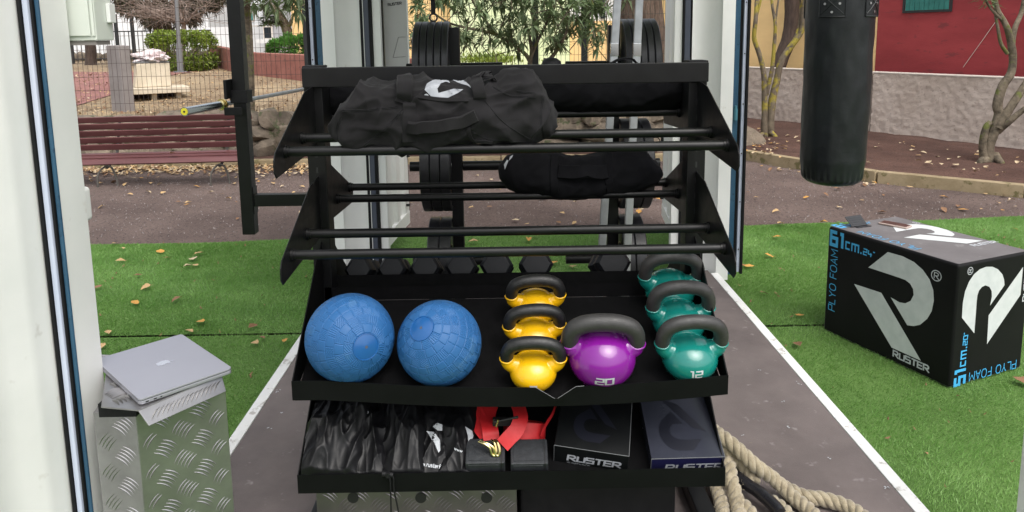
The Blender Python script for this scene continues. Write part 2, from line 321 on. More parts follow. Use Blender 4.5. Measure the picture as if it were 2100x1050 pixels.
def subdiv_polys(polys, n=3):
    bm = bmesh.new()
    for p in polys:
        vs = [bm.verts.new(V(v)) for v in p]
        for t in tessellate_polygon([[V(v) for v in p]]):
            try: bm.faces.new([vs[i] for i in t])
            except ValueError: pass
    bmesh.ops.triangulate(bm, faces=bm.faces[:])
    for _ in range(n): bmesh.ops.subdivide_edges(bm, edges=bm.edges[:], cuts=1, use_grid_fill=True)
    bmesh.ops.triangulate(bm, faces=bm.faces[:])
    bm.verts.index_update(); r = ([v.co.copy() for v in bm.verts], [[v.index for v in f.verts] for f in bm.faces]); bm.free(); return r
def decal(mb, bvh, polys, n=3, off=.0015, project=None):
    "print polygons (points in space or picture points) onto a surface"
    vs, fs = subdiv_polys([[V((*p, 0)) if len(p) == 2 else V(p) for p in q] for q in polys], n)
    out = []; ok = []
    for v in vs:
        o, d = project(v); h = bvh.ray_cast(o, d)
        ok.append(h[0] is not None); nn = h[1]
        if nn is not None and nn.dot(d) > 0: nn = -nn
        out.append(h[0]+nn*off if h[0] else V((0, 0, 0)))
    mb.add(out, [f for f in fs if all(ok[i] for i in f)])
def pic(v): return O, ray(v.x, v.y).normalized()
# ------------------------------------------------------------------ light
w = bpy.data.worlds.new('World'); SC.world = w; w.use_nodes = True; nt = w.node_tree; bg = nt.nodes['Background']
sky = nt.nodes.new('ShaderNodeTexSky'); sky.sky_type = 'NISHITA'; sky.sun_disc = False; sky.sun_elevation = R(58); sky.sun_rotation = R(150); sky.air_density = 1.2; sky.dust_density = 4; sky.ozone_density = .6
hs = nt.nodes.new('ShaderNodeHueSaturation'); hs.inputs['Saturation'].default_value = .30
nt.links.new(sky.outputs[0], hs.inputs['Color']); nt.links.new(hs.outputs[0], bg.inputs[0]); bg.inputs[1].default_value = .15
sl = bpy.data.lights.new('sun', 'SUN'); sl.energy = .95; sl.angle = R(50); sl.color = (1, .965, .91)
so = bpy.data.objects.new('sun', sl); COL.objects.link(so)
az, el = R(150), R(58); sd = V((math.sin(az)*math.cos(el), math.cos(az)*math.cos(el), math.sin(el)))
so.rotation_euler = (-sd).to_track_quat('-Z', 'Y').to_euler(); so.location = (4, -6, 9)
SC.view_settings.view_transform = 'Standard'; SC.view_settings.look = 'None'; SC.view_settings.gamma = 1; SC.view_settings.exposure = .85
SC.cycles.max_bounces = 8; SC.cycles.diffuse_bounces = 4; SC.cycles.glossy_bounces = 4; SC.cycles.use_denoising = True
# ------------------------------------------------------------------ ground
def struct(name, mb, mat, **k): return tag(mb.build(name, mat, **k), kind='structure')
def wavy(x0, x1, y0, y1, nx, ny, zf):
    m = MB(); m.grid(lambda a, b: V((x0+(x1-x0)*a, y0+(y1-y0)*b, zf(x0+(x1-x0)*a, y0+(y1-y0)*b))), nx, ny); return m
def gz(x, y): return -.012+.012*noise.fractal(V((x*1.3, y*1.3, 0)), 1., 2., 4)
struct('ground', wavy(-60, 60, -30, 90, 2, 2, lambda x, y: -.06), 'earth')
struct('dirt_path', wavy(-9, 9, 4.2, 11.5, 150, 70, lambda x, y: gz(x, y) if 4.4 < y < 11.3 else -.1), 'earth')
def tz(x, y): return .60+.25*min(max((y-10.6)/5.5, 0), 1)+.04*noise.noise(V((x*.6, y*.6, 3)))
struct('raised_ground', wavy(-40, 3.3, 10.25, 70, 130, 120, lambda x, y: tz(x, y)-(.4 if y < 10.4 else 0)), 'dry_ground')
m = MB(); P = [AZ(*p, .7) for p in ((40, 165), (205, 160), (270, 165), (262, 200), (240, 235), (40, 240))]
m.sheet([(p.x, p.y, .0) for p in P]); q = m.v
m2 = MB(); m2.grid(lambda a, b: (lambda x, y: V((x, y, tz(x, y)+.012)))(-14+(7.2-b*1.2)*a, 11.6+b*8), 30, 40)
struct('clay_court', m2, 'red_ground')
# planting bed behind its kerb, at the right
a0 = AZ(1530, 240, .15); b0 = AZ(2100, 305, .15); wd = (b0-a0).normalized(); wn = V((-wd.y, wd.x, 0)); wn = wn if wn.y < 0 else -wn
k0 = AZ(1525, 325, 0); k1 = AZ(1800, 372, 0); k2 = AZ(2100, 402, 0)
K = [k0+(k0-k1)*1.3, k0, k1, k2, k2+(k2-k1)*1.6]
Wl = [a0-wd*2.2, a0, a0+(b0-a0)*.5, b0, b0+wd*3]
m = MB()
def bedf(a, b):
    t = a*4; i = min(int(t), 3); f = t-i; p = K[i].lerp(K[i+1], f); q = Wl[i].lerp(Wl[i+1], f); r = p.lerp(q, b)
    z = .085+.075*b+.022*noise.fractal(V((r.x*2.2, r.y*2.2, 5)), 1, 2, 4)
    return V((r.x, r.y, z if b > .03 else .07))
m.grid(bedf, 60, 40); struct('planting_bed', m, 'bed_soil')
m = MB(); ks = [p+V((0, 0, 0)) for p in K]
for i in range(4):
    d = (ks[i+1]-ks[i]); n = max(1, round(d.length/.98)); u = d.normalized()
    for j in range(n):
        a = ks[i]+d*(j/n)+u*.003; b = ks[i]+d*((j+1)/n)-u*.003
        m.bar(a+V((0, 0, .035)), b+V((0, 0, .035)), .11, .17)
kb = m.build('kerb', 'kerb_stone', bev=.012, loc=K[1]); tag(kb, 'mossy concrete kerb edging the planting bed before the painted houses', 'kerb')
m = MB()
x = -9.
while x < 2.9:
    m.box(x, x+.98, 9.56, 9.68, -.08, .075+.01*random.random()); x += .99
tag(m.build('kerb', 'kerb_stone', bev=.012, loc=(-3, 9.6, 0)), 'low concrete kerb running behind the maroon bench', 'kerb')
m2 = MB(); m2.grid(lambda a, b: (lambda x, y: V((x, y, .03+.05*b+.02*noise.noise(V((x*2, y*2, 1))))))(-9+12.0*a, 9.66+.75*b), 90, 10); struct('verge', m2, 'bed_soil')
# ------------------------------------------------------------------ artificial turf: two sheets with a seam and short fibres
SEAM = 3.965
backL = lambda x: 6.0+.045*x+.02*math.sin(x*3.1)+.2*max(0, x)*.1
m = MB()
m.grid(lambda a, b: (lambda x: V((x, SEAM+.016+(backL(x)-SEAM)*b, .008)))(-7+14*a), 80, 8); struct('turf', m, 'turf_base')
m = MB(); m.box(-7, 7, -3, SEAM-.014, .001, .010); struct('turf', m, 'turf_base')
def turf():
    pts = []
    for (x0, x1, y0, y1, dn) in ((-4.6, -1.1, 2.1, 6.1, 17000), (1.33, 5.3, 1.9, 6.4, 17000), (-1.15, 1.4, 4.58, 6.3, 9000)):
        n = int((x1-x0)*(y1-y0)*dn); p = np.stack([rng.uniform(x0, x1, n), rng.uniform(y0, y1, n)], 1)
        bl = 6.0+.045*p[:, 0]+.02*np.sin(p[:, 0]*3.1)+.02*np.maximum(0, p[:, 0])
        k = (np.abs(p[:, 0]) < .76*p[:, 1]+.25) & (p[:, 1] < bl+rng.normal(0, .012, n)) & (np.abs(p[:, 1]-SEAM+.006*np.sin(p[:, 0]*5)) > .016)
        pts.append(p[k])
    p = np.concatenate(pts); n = len(p)
    cl = np.sin(p[:, 0]*7+np.sin(p[:, 1]*9)*2)*np.sin(p[:, 1]*6+np.sin(p[:, 0]*5)*2)     # nap leaning one way or the other
    h = rng.uniform(.012, .024, n)*(1+.15*cl); a = rng.uniform(0, 2*np.pi, n); wdt = rng.uniform(.0014, .0026, n)
    nap = np.stack([.010*cl+.004, -.006+.008*np.cos(p[:, 0]*2.3+p[:, 1]*3.7)], 1)
    lean = rng.normal(0, .009, (n, 2))+nap
    v = np.zeros((n, 3, 3), np.float32)
    dx, dy = np.cos(a)*wdt, np.sin(a)*wdt
    v[:, 0] = np.stack([p[:, 0]-dx, p[:, 1]-dy, np.full(n, .006)], 1); v[:, 1] = np.stack([p[:, 0]+dx, p[:, 1]+dy, np.full(n, .006)], 1)
    v[:, 2] = np.stack([p[:, 0]+lean[:, 0], p[:, 1]+lean[:, 1], h+.006], 1)
    me = bpy.data.meshes.new('turf_fibres'); me.vertices.add(3*n); me.vertices.foreach_set('co', v.ravel())
    me.loops.add(3*n); me.loops.foreach_set('vertex_index', np.arange(3*n, dtype=np.int32)); me.polygons.add(n)
    me.polygons.foreach_set('loop_start', np.arange(0, 3*n, 3, dtype=np.int32)); me.polygons.foreach_set('loop_total', np.full(n, 3, np.int32))
    me.update(calc_edges=True); me.materials.append(MT['turf_blade'])
    o = bpy.data.objects.new('turf_fibres', me); COL.objects.link(o); tag(o, 'short green fibres of the artificial turf beside the container floor', 'turf', kind='stuff')
turf()
# ------------------------------------------------------------------ shipping container
FX0, FX1, FY0, FY1, FZ = -1.09, 1.33, 1.80, 4.55, .1525
ct = thing('shipping_container', (.12, 3.2, 0), 'white open sided shipping container with brown plywood floor and swung open doors', 'container')
m = MB()
for y0, y1 in ((FY0, FY1),): m.box(FX0+.05, FX1-.05, y0, y1, .09, FZ-.003)
m.build('floor', 'plywood', ct)
for x0, x1 in ((FX0, FX0+.048), (FX1-.048, FX1)):
    m = MB(); m.box(x0, x1, FY0, FY1-.06, .01, FZ); m.build('side_rail', 'white_rail', ct, bev=.004)
for sx, xs in ((-1, (FX0,)), (1, (FX1,))):
    for y in (2.16, 2.83, 3.5, 4.1):
        m = MB(); x = xs[0]+sx*.03
        m.tube([(x, y, .03), (x, y, .085)], .012, 10); m.tube([(x-.02*sx, y, .05), (x+.02, y+.03, .05), (x+.02*sx, y+.07, .05), (x-.02*sx, y+.09, .05)], .009, 8)
        m.build('lashing_lug', 'teal_metal', ct)
m = MB(); m.box(-1.12, 1.36, FY0-.02, FY1+.1, 2.80, 2.86); m.build('roof', 'white_paint', ct)
ZT = 2.78
def vbar(name, mat, x0, x1, y0, y1, z0=.13, z1=ZT, par=None): m = MB(); m.box(x0, x1, y0, y1, z0, z1); return m.build(name, mat, par or ct, bev=.003)
# far corner posts: flat flange, seam and curved web
def far_post(flip):
    pr = [(1.395, 4.50), (1.318, 4.50), (1.316, 4.512), (1.300, 4.53), (1.262, 4.575), (1.222, 4.592), (1.178, 4.600), (1.156, 4.585), (1.153, 4.70), (1.395, 4.70)]
    if flip: pr = [(.24-x+.035, y) for x, y in pr]
    m = MB(); m.prism(pr, .1, ZT); o = m.build('corner_post', 'white_paint', ct, bev=0, ang=50)
    f = (lambda x: .275-x) if flip else (lambda x: x)
    def vb(n, mt, a, b, y0, y1, z0=.13): a, b = sorted((f(a), f(b))); vbar(n, mt, a, b, y0, y1, z0, par=o)
    vb('blue_edge', 'blue_paint', 1.397, 1.432, 4.515, 4.68); vb('seal_strip', 'rubber', 1.434, 1.449, 4.52, 4.66); vb('seal_channel', 'lavender', 1.451, 1.470, 4.505, 4.66, .15); vb('seal_strip', 'rubber', 1.472, 1.486, 4.49, 4.66, .14)
    m = MB()
    for z in (1.17, 2.1): x = f(1.415); m.tube([(x, 4.505, z-.04), (x, 4.505, z+.03)], .013, 12); m.tube([(x, 4.505, z+.03), (x, 4.505, z+.05)], .009, 10)
    m.build('hinge_pin', 'teal_metal', o)
    m = MB()
    for z in np.arange(.3, 2.4, .31): x = f(1.46); m.tube([(x, 4.5055, z), (x, 4.502, z)], .004, 8)
    m.build('screw', 'ink', o)
    return o
far_post(False); far_post(True)
def leaf(name, h, d, L, z0, z1, inner, corr=.022, npitch=4, edge=True):
    "a door leaf standing from hinge h along d; inner = the side its corrugated face looks to"
    d = V((*d, 0)).normalized(); n = V((-d.y, d.x, 0)); n = n if n.dot(V((*inner, 0))) > 0 else -n
    T = Matrix(((d.x, n.x, 0, h[0]), (d.y, n.y, 0, h[1]), (0, 0, 1, 0), (0, 0, 0, 1)))
    m = MB(); pr = [(.0, -.045), (.0, .0), (.07, .0)]; pw = (L-.14)/npitch
    for i in range(npitch):
        s = .07+i*pw; pr += [(s+pw*.10, 0), (s+pw*.26, -corr), (s+pw*.62, -corr), (s+pw*.78, 0)]
    pr += [(L-.07, 0), (L, 0), (L, -.045)]
    m.prism(pr, z0+.10, z1-.1, T)
    m.box(0, L, -.05, .004, z0, z0+.10, T); m.box(0, L, -.05, .004, z1-.1, z1, T)
    o = m.build(name, 'white_paint', ct, ang=25)
    return o, T
for h, d, L, inn in (((-.925, 4.66), (.105, 1.25), 1.24, (1, -.1)), ((1.150, 4.66), (.142, 1.347), 1.36, (-1, 0))):
    o, T = leaf('end_door', h, d, L, .15, 2.48, inn)
    sx = 1 if inn[0] > 0 else -1
    m = MB(); m.box(-.004, L-.01, -.062, -.052, .13, .146, T); m.box(L+.002, L+.014, -.04, .0, .15, 2.48, T); m.build('gasket', 'rubber', o)
    m = MB(); c0 = T @ V((L-.02, .02, .78)); m.tube([c0+V((sx*.045, 0, 0))+V((math.cos(t)*.036, 0, math.sin(t)*.036)) for t in np.linspace(0, 2*math.pi, 21)[:-1]], .0045, 8, closed=True); m.box(L-.03, L+.012, -.002, .02, .70, .86, T); m.build('tether_ring', 'ring_black', o)
    m = MB(); [m.tube([T @ V((L-.1, 0, z)), T @ V((L-.1, .03, z))], .011, 10) for z in (.32, .36)]; m.build('bolt', 'ring_black', o)
for xs in ((-.897, -.886, -.848, -.830), (1.098, 1.109, 1.147, 1.157)):
    y = 4.60
    if xs[0] > 0: vbar('seal_strip', 'rubber', xs[0], xs[1], 4.585, 4.66); vbar('seal_channel', 'slate', xs[1]+.001, xs[2]-.001, 4.59, 4.66); vbar('seal_strip', 'rubber', xs[2], xs[3]-.002, 4.585, 4.66)
    else: vbar('seal_strip', 'rubber', xs[0]-.006, xs[1], 4.585, 4.655); vbar('seal_channel', 'slate', xs[1]+.001, xs[2]-.001, 4.59, 4.655); vbar('seal_strip', 'rubber', xs[2], xs[3], 4.585, 4.655)
    vbar('door_edge', 'white_paint', (xs[3]+.001) if xs[0] < 0 else xs[0]-.05, (xs[3]+.05) if xs[0] < 0 else xs[0]-.001, 4.60, 4.655, .16)
# far side door leaves, folded straight back (seen on edge)
for x in (1.456, -1.245):
    m = MB(); m.box(x, x+.026, 4.68, 6.2, .14, 2.48); m.build('side_door', 'white_paint', ct)
# near corner posts and leaves
m = MB(); m.box(-1.30, -1.1535, 1.846, 1.965, .1, ZT); po = m.build('corner_post', 'white_paint', ct, bev=.006)
for n, mt, a, b, y in (('blue_edge', 'blue_paint', -1.1605, -1.1495, 1.838), ('seal_strip', 'rubber', -1.1685, -1.1615, 1.832), ('seal_channel', 'lavender', -1.1835, -1.1695, 1.826), ('seal_strip', 'rubber', -1.193, -1.1845, 1.82)):
    vbar(n, mt, a, b, y, 1.8455, .12, par=po)
o, T = leaf('side_door', (-1.1955, 1.835), (-.055, -1), 1.25, .13, 2.5, (1, 0), corr=.018, npitch=4)
m = MB(); m.box(1.482, 1.64, 1.84, 1.965, .1, ZT); m.build('corner_post', 'white_paint', ct, bev=.006)
# white fittings fixed to the near post
p0 = AY(126, 84, 1.99); p1 = AY(199, 82, 1.99); eb = thing('meter_cabinet', (p0.x, 1.99, p0.z), 'pale grey green electrical cabinet hung high on the near container post', 'cabinet')
W = p1.x-p0.x; z0 = p0.z
m = MB(); T = frame((p0.x, 1.99, z0), (1, 0, 0), (0, 0, 1))
m.prism([(-.05, 0), (W, 0), (W, .62), (-.05, .62)], 0, -.088, T); b_ = m.build('housing', 'cream_paint', eb, bev=.003)
m = MB(); m.box(p0.x+W*.06, p0.x+W*.86, 1.984, 1.989, z0+.012, z0+.6); m.build('cover', 'cream_paint', eb, bev=.002)
m = MB(); m.box(p0.x+W*.90, p0.x+W*.98, 1.985, 1.989, z0+.012, z0+.6); m.build('trim', 'cream_paint', eb, bev=.001)
m = MB(); m.box(p1.x+.0005, p1.x+.012, 2.045, 2.075, z0+.048, z0+.10); m.build('latch', 'white_paint', eb, bev=.002)
m = MB(); m.box(p0.x+W*.02, p0.x+W*.94, 1.996, 2.065, z0-.012, z0-.0005); m.build('base_trim', 'concrete', eb)
q0 = AY(164, 386, 1.985); q1 = AY(188, 456, 1.985)
so_ = thing('socket_cover', (q1.x, 1.985, q1.z), 'small rounded white socket cover on the inner side of the near post', 'socket')
m = MB(); m.box(q0.x-.05, q1.x-.012, 1.98, 2.02, q1.z, q0.z); m.build('cover', 'white_paint', so_, bev=.012, seg=4)
# notice panel on the left end door
T = frame((-.865, 4.67, 1.30), (.105, 1.25, 0), (0, 0, 1)); nrm = T.to_3x3() @ V((0, 0, 1)); 
pn = thing('notice_board', AY(795, 120, 4.74), 'grey lettered banner board standing against the inside of the left open container door', 'board')
bz = AY(815, 0, 4.80)
m = MB(); x0 = AY(789, 100, 4.70); x1 = AY(836, 100, 4.70)
m.box(x0.x, x1.x, 4.70, 4.715, 1.05, 2.4); m.build('panel', 'poster', pn)
m = MB()
for k in range(4): a = AY(771+k*4.6, 100, 4.695); m.box(a.x, a.x+.009, 4.69, 4.72, 1.05, 2.4)
m.build('stand_pole', 'ring_black', pn)
m = MB(); a = AY(836.5, 100, 4.695); m.box(a.x-.001, a.x+.006, 4.695, 4.716, 1.05, 2.4); m.build('edge_trim', 'white_paint', pn)
m = MB(); t0 = AY(796, 12, 4.698); t1 = AY(824, 8.5, 4.698); W = (t1-t0).length; q, w_ = text_quads('RUSTER', 1, w=.24)
print_text(m, 'RUSTER', frame(t0, t1-t0, (0, 0, 1)), W/w_, w=.26); m.build('lettering', 'ink', pn, smooth=False, fix=False)
m = MB(); pl = [AY(*p, 4.698) for p in ((832, 76), (817, 76), (806, 118), (832, 116))]
for i in range(3): m.tube(pl[i:i+2], .0015, 6)
m.build('outline', 'ink_soft', pn)
# ------------------------------------------------------------------ bench
be = thing('park_bench', (-4.2, 8.6, 0), 'long maroon slatted park bench below the rubble wall, left of the hanging rig post', 'bench')
BX0, BX1 = AY(60, 345, 8.4).x, AY(516, 250, 8.75).x
m = MB()
for k in range(5):
    z = .735-.078*k; y = 8.76-.035*k
    m.bar((BX0-.05, y, z-.015), (BX1, y, z+.015), .022, .073, V((0, -.38, 1)))
m.build('backrest', 'bench_paint', be, bev=.006)
m = MB()
for k in range(4):
    y = 8.60-.082*k; z = .335-.022*k+(.012 if k == 3 else 0)
    m.bar((BX0-.05, y, z-.014), (BX1+.01, y, z+.014), .068, .024, V((0, -.2 if k < 3 else -.9, 1)))
m.build('seat', 'bench_paint', be, bev=.006)
for px in (225, 455, 95):
    x = AY(px, 360, 8.45).x
    m = MB(); m.tube(spline([(x-.10, 8.36, -.02), (x-.085, 8.36, .13), (x-.02, 8.40, .22), (x+.05, 8.42, .20), (x+.085, 8.44, .05), (x+.09, 8.44, -.02)], 6), .012, 8)
    m.bar((x, 8.40, .20), (x, 8.66, .30), .03, .012); m.bar((x, 8.64, .29), (x, 8.79, .74), .03, .012, V((0, -1, 0)))
    m.build('leg', 'iron', be)
# ------------------------------------------------------------------ rubble wall
rw = MB(); random.seed(21)
def rock(mb, c, sx, sy, sz, seed, rough=.22):
    bm = bmesh.new(); bmesh.ops.create_icosphere(bm, subdivisions=3, radius=1); o = V((seed*3.1, seed*1.7, seed))
    Rm = Matrix.Rotation(random.uniform(-.5, .5), 3, 'Y') @ Matrix.Rotation(random.uniform(0, 6), 3, 'Z')
    rr_ = random.Random(seed); cuts = [(V((rr_.gauss(0, 1), rr_.gauss(0, 1), rr_.gauss(0, 1))).normalized(), rr_.uniform(.62, .9)) for _ in range(9)]
    vs = []
    for v in bm.verts:
        p = v.co.copy(); q = V([math.copysign(abs(t)**.62, t) for t in p]); q = q*(1+.5*rough*noise.fractal(p*1.3+o, 1, 2, 3)+.25*noise.noise(p*.9+o))
        for k, f_ in cuts:
            dd = q.dot(k)-f_
            if dd > 0: q = q-k*dd
        q = Rm @ q; vs.append(V((q.x*sx, q.y*sy, q.z*sz))+V(c))
    mb.add(vs, [[v.index for v in f.verts] for f in bm.faces]); bm.free()
x = -9.0; sd_ = 0
for row, (z, h) in enumerate(((.10, .15), (.33, .13), (.53, .115))):
    x = -8.5
    while x < 3.0:
        wv = random.uniform(.13, .27)*(1.15 if row == 0 else 1); sd_ += 1
        rock(rw, (x+wv, 10.20+.05*row+random.uniform(-.04, .04), z+random.uniform(-.03, .03)), wv*1.32, .22, h*random.uniform(1.15, 1.5), sd_); x += wv*1.85
tag(rw.build('rubble_wall', 'rock', loc=(-3, 10.2, 0), ang=28), 'low rough rubble stone wall carrying the wire mesh fence', 'stone wall')
# ------------------------------------------------------------------ wire mesh fence on the rubble wall
fe = thing('mesh_fence', (-2, 10.42, .55), 'tall wire mesh fence with dark posts standing on the rubble wall', 'fence')
def mesh_panel(name, mat, x0, x1, z0, z1, y, dx, dz, r, fold=()):
    m = MB(); x = x0
    def yy(z): return y-sum(.03*max(0, 1-abs(z-f)/.06) for f in fold)
    zs = sorted(set([z0, z1]+[f+o for f in fold for o in (-.06, 0, .06)]))
    while x < x1: m.tube([(x, yy(z), z) for z in zs], r, 4, cap=False); x += dx
    z = z0+.04
    while z < z1: m.tube([(x0, yy(z)-r*2, z), (x1, yy(z)-r*2, z)], r, 4, cap=False); z += dz
    return m.build(name, mat, fe, smooth=False)
mesh_panel('wire_panel', 'wire', -8.5, -2.85, .55, 2.6, 10.42, .068, .19, .0026)
for x0, x1 in ((-2.8, -1.55), (-1.5, .36), (.46, 1.06), (1.16, 2.9)): mesh_panel('wire_panel', 'wire_green', x0, x1, .60, 2.6, 10.42, .062, .185, .0024, fold=(1.42, 1.95))
for x in (-2.82, -1.52, .408, 1.108, 2.95):
    m = MB(); m.box(x-.045, x+.045, 10.44, 10.52, .3, 2.65); m.build('post', 'frame_dark', fe, bev=.005)
# ------------------------------------------------------------------ behind the fence, left
a = AY(214, 92, 10.9); b = AY(245, 92, 10.9); 
m = MB(); zb = .45; zt = a.z-.01
T = Matrix.Translation((AY(242, 160, 10.9).x, 10.9, 0)) @ Matrix.Rotation(R(-28), 4, 'Z'); m.box(-.22, .0, 0, .16, zb, zt, T); m.box(.0, .10, -.012, .16, zb, zt-.006, T)
tag(m.build('concrete_post', 'concrete', bev=.012, loc=T.translation), 'grey brown concrete gate post behind the wire mesh, near the stone bench', 'post')
sb = thing('stone_bench', AY(310, 200, 12.5), 'pale stone slab bench with a hollow base on dry ground', 'stone bench')
c = AY(312, 178, 12.5)
T = Matrix.Translation((c.x-.02, 12.5, 0)) @ Matrix.Rotation(R(32), 4, 'Z'); g = tz(c.x, 12.5)
m = MB(); m.box(-.58, .56, -.33, .30, c.z-.10, c.z-.0, T); m.build('slab', 'stone_pale', sb, bev=.012)
for x0, x1 in ((-.46, -.34), (-.02, .06), (.36, .44)): m = MB(); m.box(x0, x1, -.2, .22, g-.1, c.z-.102, T); m.build('leg', 'stone_pale', sb, bev=.01)
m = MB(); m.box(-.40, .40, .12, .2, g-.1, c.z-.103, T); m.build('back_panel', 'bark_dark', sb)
m = MB(); zc = c.z+.002
q = [(-.26, -.17), (.30, -.17), (.30, .2), (-.26, .2)]
m.add([T @ V((x, y, zc)) for x, y in q]+[T @ V((x*.92+.03, y*.8, zc+.40)) for x, y in q], [(3, 2, 1, 0), (4, 5, 6, 7)]+[(i, (i+1) % 4, 4+(i+1) % 4, 4+i) for i in range(4)])
tag(m.build('stone_block', 'stone_pale', bev=.02, loc=T @ V((0, 0, zc))), 'pale tapered stone block standing on the slab bench', 'stone block')
m = MB(); m.box(-.24, .30, -.13, .17, zc+.402, zc+.43, T); cp = m.build('flat_tray', 'lamp_grey', bev=.008, loc=T @ V((0, 0, zc+.40))); tag(cp, 'flat grey tray lying on top of the stone block', 'tray')
m = MB(); bag0 = T @ V((.04, 0, zc+.49))
def crum(a, b_):
    th = a*2*math.pi; ph = (b_-.5)*math.pi; p = V((math.cos(th)*math.cos(ph), math.sin(th)*math.cos(ph), math.sin(ph)))
    r = 1+.55*noise.fractal(p*1.9+V((4, 2, 7)), .8, 2, 4); pk = max(0, p.z)**3*.7
    return bag0+V((p.x*.24*r*(1-pk*.5), p.y*.15*r, p.z*.085*r+pk*.10))
m.grid(crum, 40, 24, cu=True); tag(m.build('carrier_bag', 'cloth_white', loc=bag0, ang=60), 'crumpled white and pink plastic bag left on the stone block', 'bag')
# leaves and trees
def leafset(mb, cs, dirs, L, Wd, fold=.25, droop=.0):
    for c, d in zip(cs, dirs):
        d = d.normalized(); sd = d.cross(V((0, 0, 1)))
        if sd.length < .05: sd = V((1, 0, 0))
        sd.normalize(); n = sd.cross(d); l = L*random.uniform(.75, 1.15); w_ = Wd*random.uniform(.8, 1.2)
        a = c; b = c+d*l*.5+n*(.04*l); e = c+d*l+V((0, 0, -droop*l))
        mb.add([a, b-sd*w_+n*w_*fold, b, b+sd*w_+n*w_*fold, e], [(0, 1, 2), (0, 2, 3), (1, 4, 2), (2, 4, 3)])
def rvec(): 
    while True:
        v = V((random.uniform(-1, 1), random.uniform(-1, 1), random.uniform(-1, 1)))
        if .05 < v.length < 1: return v.normalized()
def limb(mb, pts, r0, r1, n=9, k=6, wob=.0):
    P = spline(pts, k); m_ = len(P)-1
    P = [p+V((noise.noise(p*2.3), noise.noise(p*2.3+V((9, 0, 0))), 0))*wob for p in P]
    rs = [(r0+(r1-r0)*i/m_)*(1+.10*noise.noise(P[i]*6)) for i in range(m_+1)]
    mb.tube(P, rs, n)
# clipped hedge
random.seed(5)
hd = thing('clipped_hedge', AY(376, 147, 19.5), 'rounded clipped yellow green hedge beyond the mesh fence', 'hedge')
hc = AY(376, 106, 19.5); m = MB()
for i in range(7500):
    p = rvec(); p = V([math.copysign(abs(t)**.55, t) for t in p]); s_ = random.uniform(.80, 1.03) if random.random() < .85 else random.uniform(.5, .8)
    bump_ = 1+.07*noise.noise(p*2.5)
    c = hc+V((p.x*.76*s_*bump_, p.y*.8*s_, p.z*.53*s_*bump_)); leafset(m, [c], [p*.6+rvec()*.9], .085, .03)
m.build('foliage', 'bush', hd, smooth=False, fix=False)
m = MB()
for k in range(5): limb(m, [hc+V((0, 0, -.75)), hc+V((.1*math.cos(k*1.3), .1*math.sin(k*1.3), -.3)), hc+V((.5*math.cos(k*1.3), .5*math.sin(k*1.3), .2))], .04, .012)
m.build('stem', 'bark_grey', hd)
# lamp post
m = MB(); lb = AY(370, 147, 18.2); lt = AY(361.5, 0, 18.2); lb.z = tz(lb.x, lb.y)-.05
lp = thing('lamp_post', lb, 'slim grey lamp post standing in front of the clipped hedge', 'lamp post')
m.tube([lb, lb+(lt-lb)*.42], .075, 14); m.tube([lb+(lt-lb)*.42, lt, lt+(lt-lb)*1.2], .05, 14); m.build('pole', 'lamp_grey', lp)
m = MB(); m.tube([lb+V((0, 0, .03)), lb+V((0, 0, .09))], .16, 14); m.build('base_plate', 'lamp_grey', lp)
# brick red garden wall, in two runs
m = MB(); A_ = AY(640, 113, 14.5); B_ = AY(508, 108, 16.5); C_ = AY(428, 93, 22)
def wallrun(mb, a, b, top, base, th):
    d = (b-a); d.z = 0; u = d.normalized(); n = V((-u.y, u.x, 0))*th
    q = [V((a.x, a.y, base)), V((b.x, b.y, base))]; t = [V((a.x, a.y, a.z)), V((b.x, b.y, b.z))]
    mb.add([q[0], q[1], t[1], t[0], q[0]+n, q[1]+n, t[1]+n, t[0]+n], [(0, 1, 2, 3), (5, 4, 7, 6), (3, 2, 6, 7), (0, 4, 5, 1), (0, 3, 7, 4), (1, 5, 6, 2)])
wallrun(m, A_+(A_-B_)*1.2, B_, 0, .4, -.22); wallrun(m, B_+(C_-B_)*.02, C_, 0, .4, -.22)
tag(m.build('garden_wall', 'brick_wall', bev=.015, loc=(B_.x, B_.y, .6)), 'low brick red rendered garden wall behind the mesh fence', 'wall')
# far railing, white wall and stone footing
fr = thing('park_railing', (-16, 27, .85), 'dark metal railing before the long white wall at the back of the park', 'railing')
yb = 27.; l0 = AY(60, 110, yb).x; l1 = AY(436, 110, yb).x
m = MB(); x = l0
while x < l1: m.tube([(x, yb, .85), (x, yb, 2.0)], .012, 4); x += .16
m.build('bars', 'frame_dark', fr, smooth=False)
for z in (1.98, 1.0): m = MB(); m.tube([(l0, yb, z), (l1, yb, z)], .022, 5); m.build('rail', 'frame_dark', fr)
for px in (147, 275, 242): x = AY(px, 100, yb).x; m = MB(); m.box(x-.05, x+.05, yb-.05, yb+.05, .8, 2.6); m.build('post', 'frame_dark', fr)
m = MB(); m.box(AY(20, 100, 31).x, AY(620, 100, 31).x, 31, 31.3, .5, 2.15); tag(m.build('boundary_wall', 'house_white', loc=(-16, 31, .8)), 'long low white boundary wall behind the park railing', 'wall')
m = MB(); random.seed(31); x = AY(40, 100, 29.5).x
while x < AY(430, 100, 29.5).x: rock(m, (x, 29.5, 1.02), .3, .2, .25, int(x*10)); x += .5
tag(m.build('stone_footing', 'rock', loc=(-16, 29.5, .8), ang=60), 'low dark stone edging in front of the white boundary wall', 'stone edging')
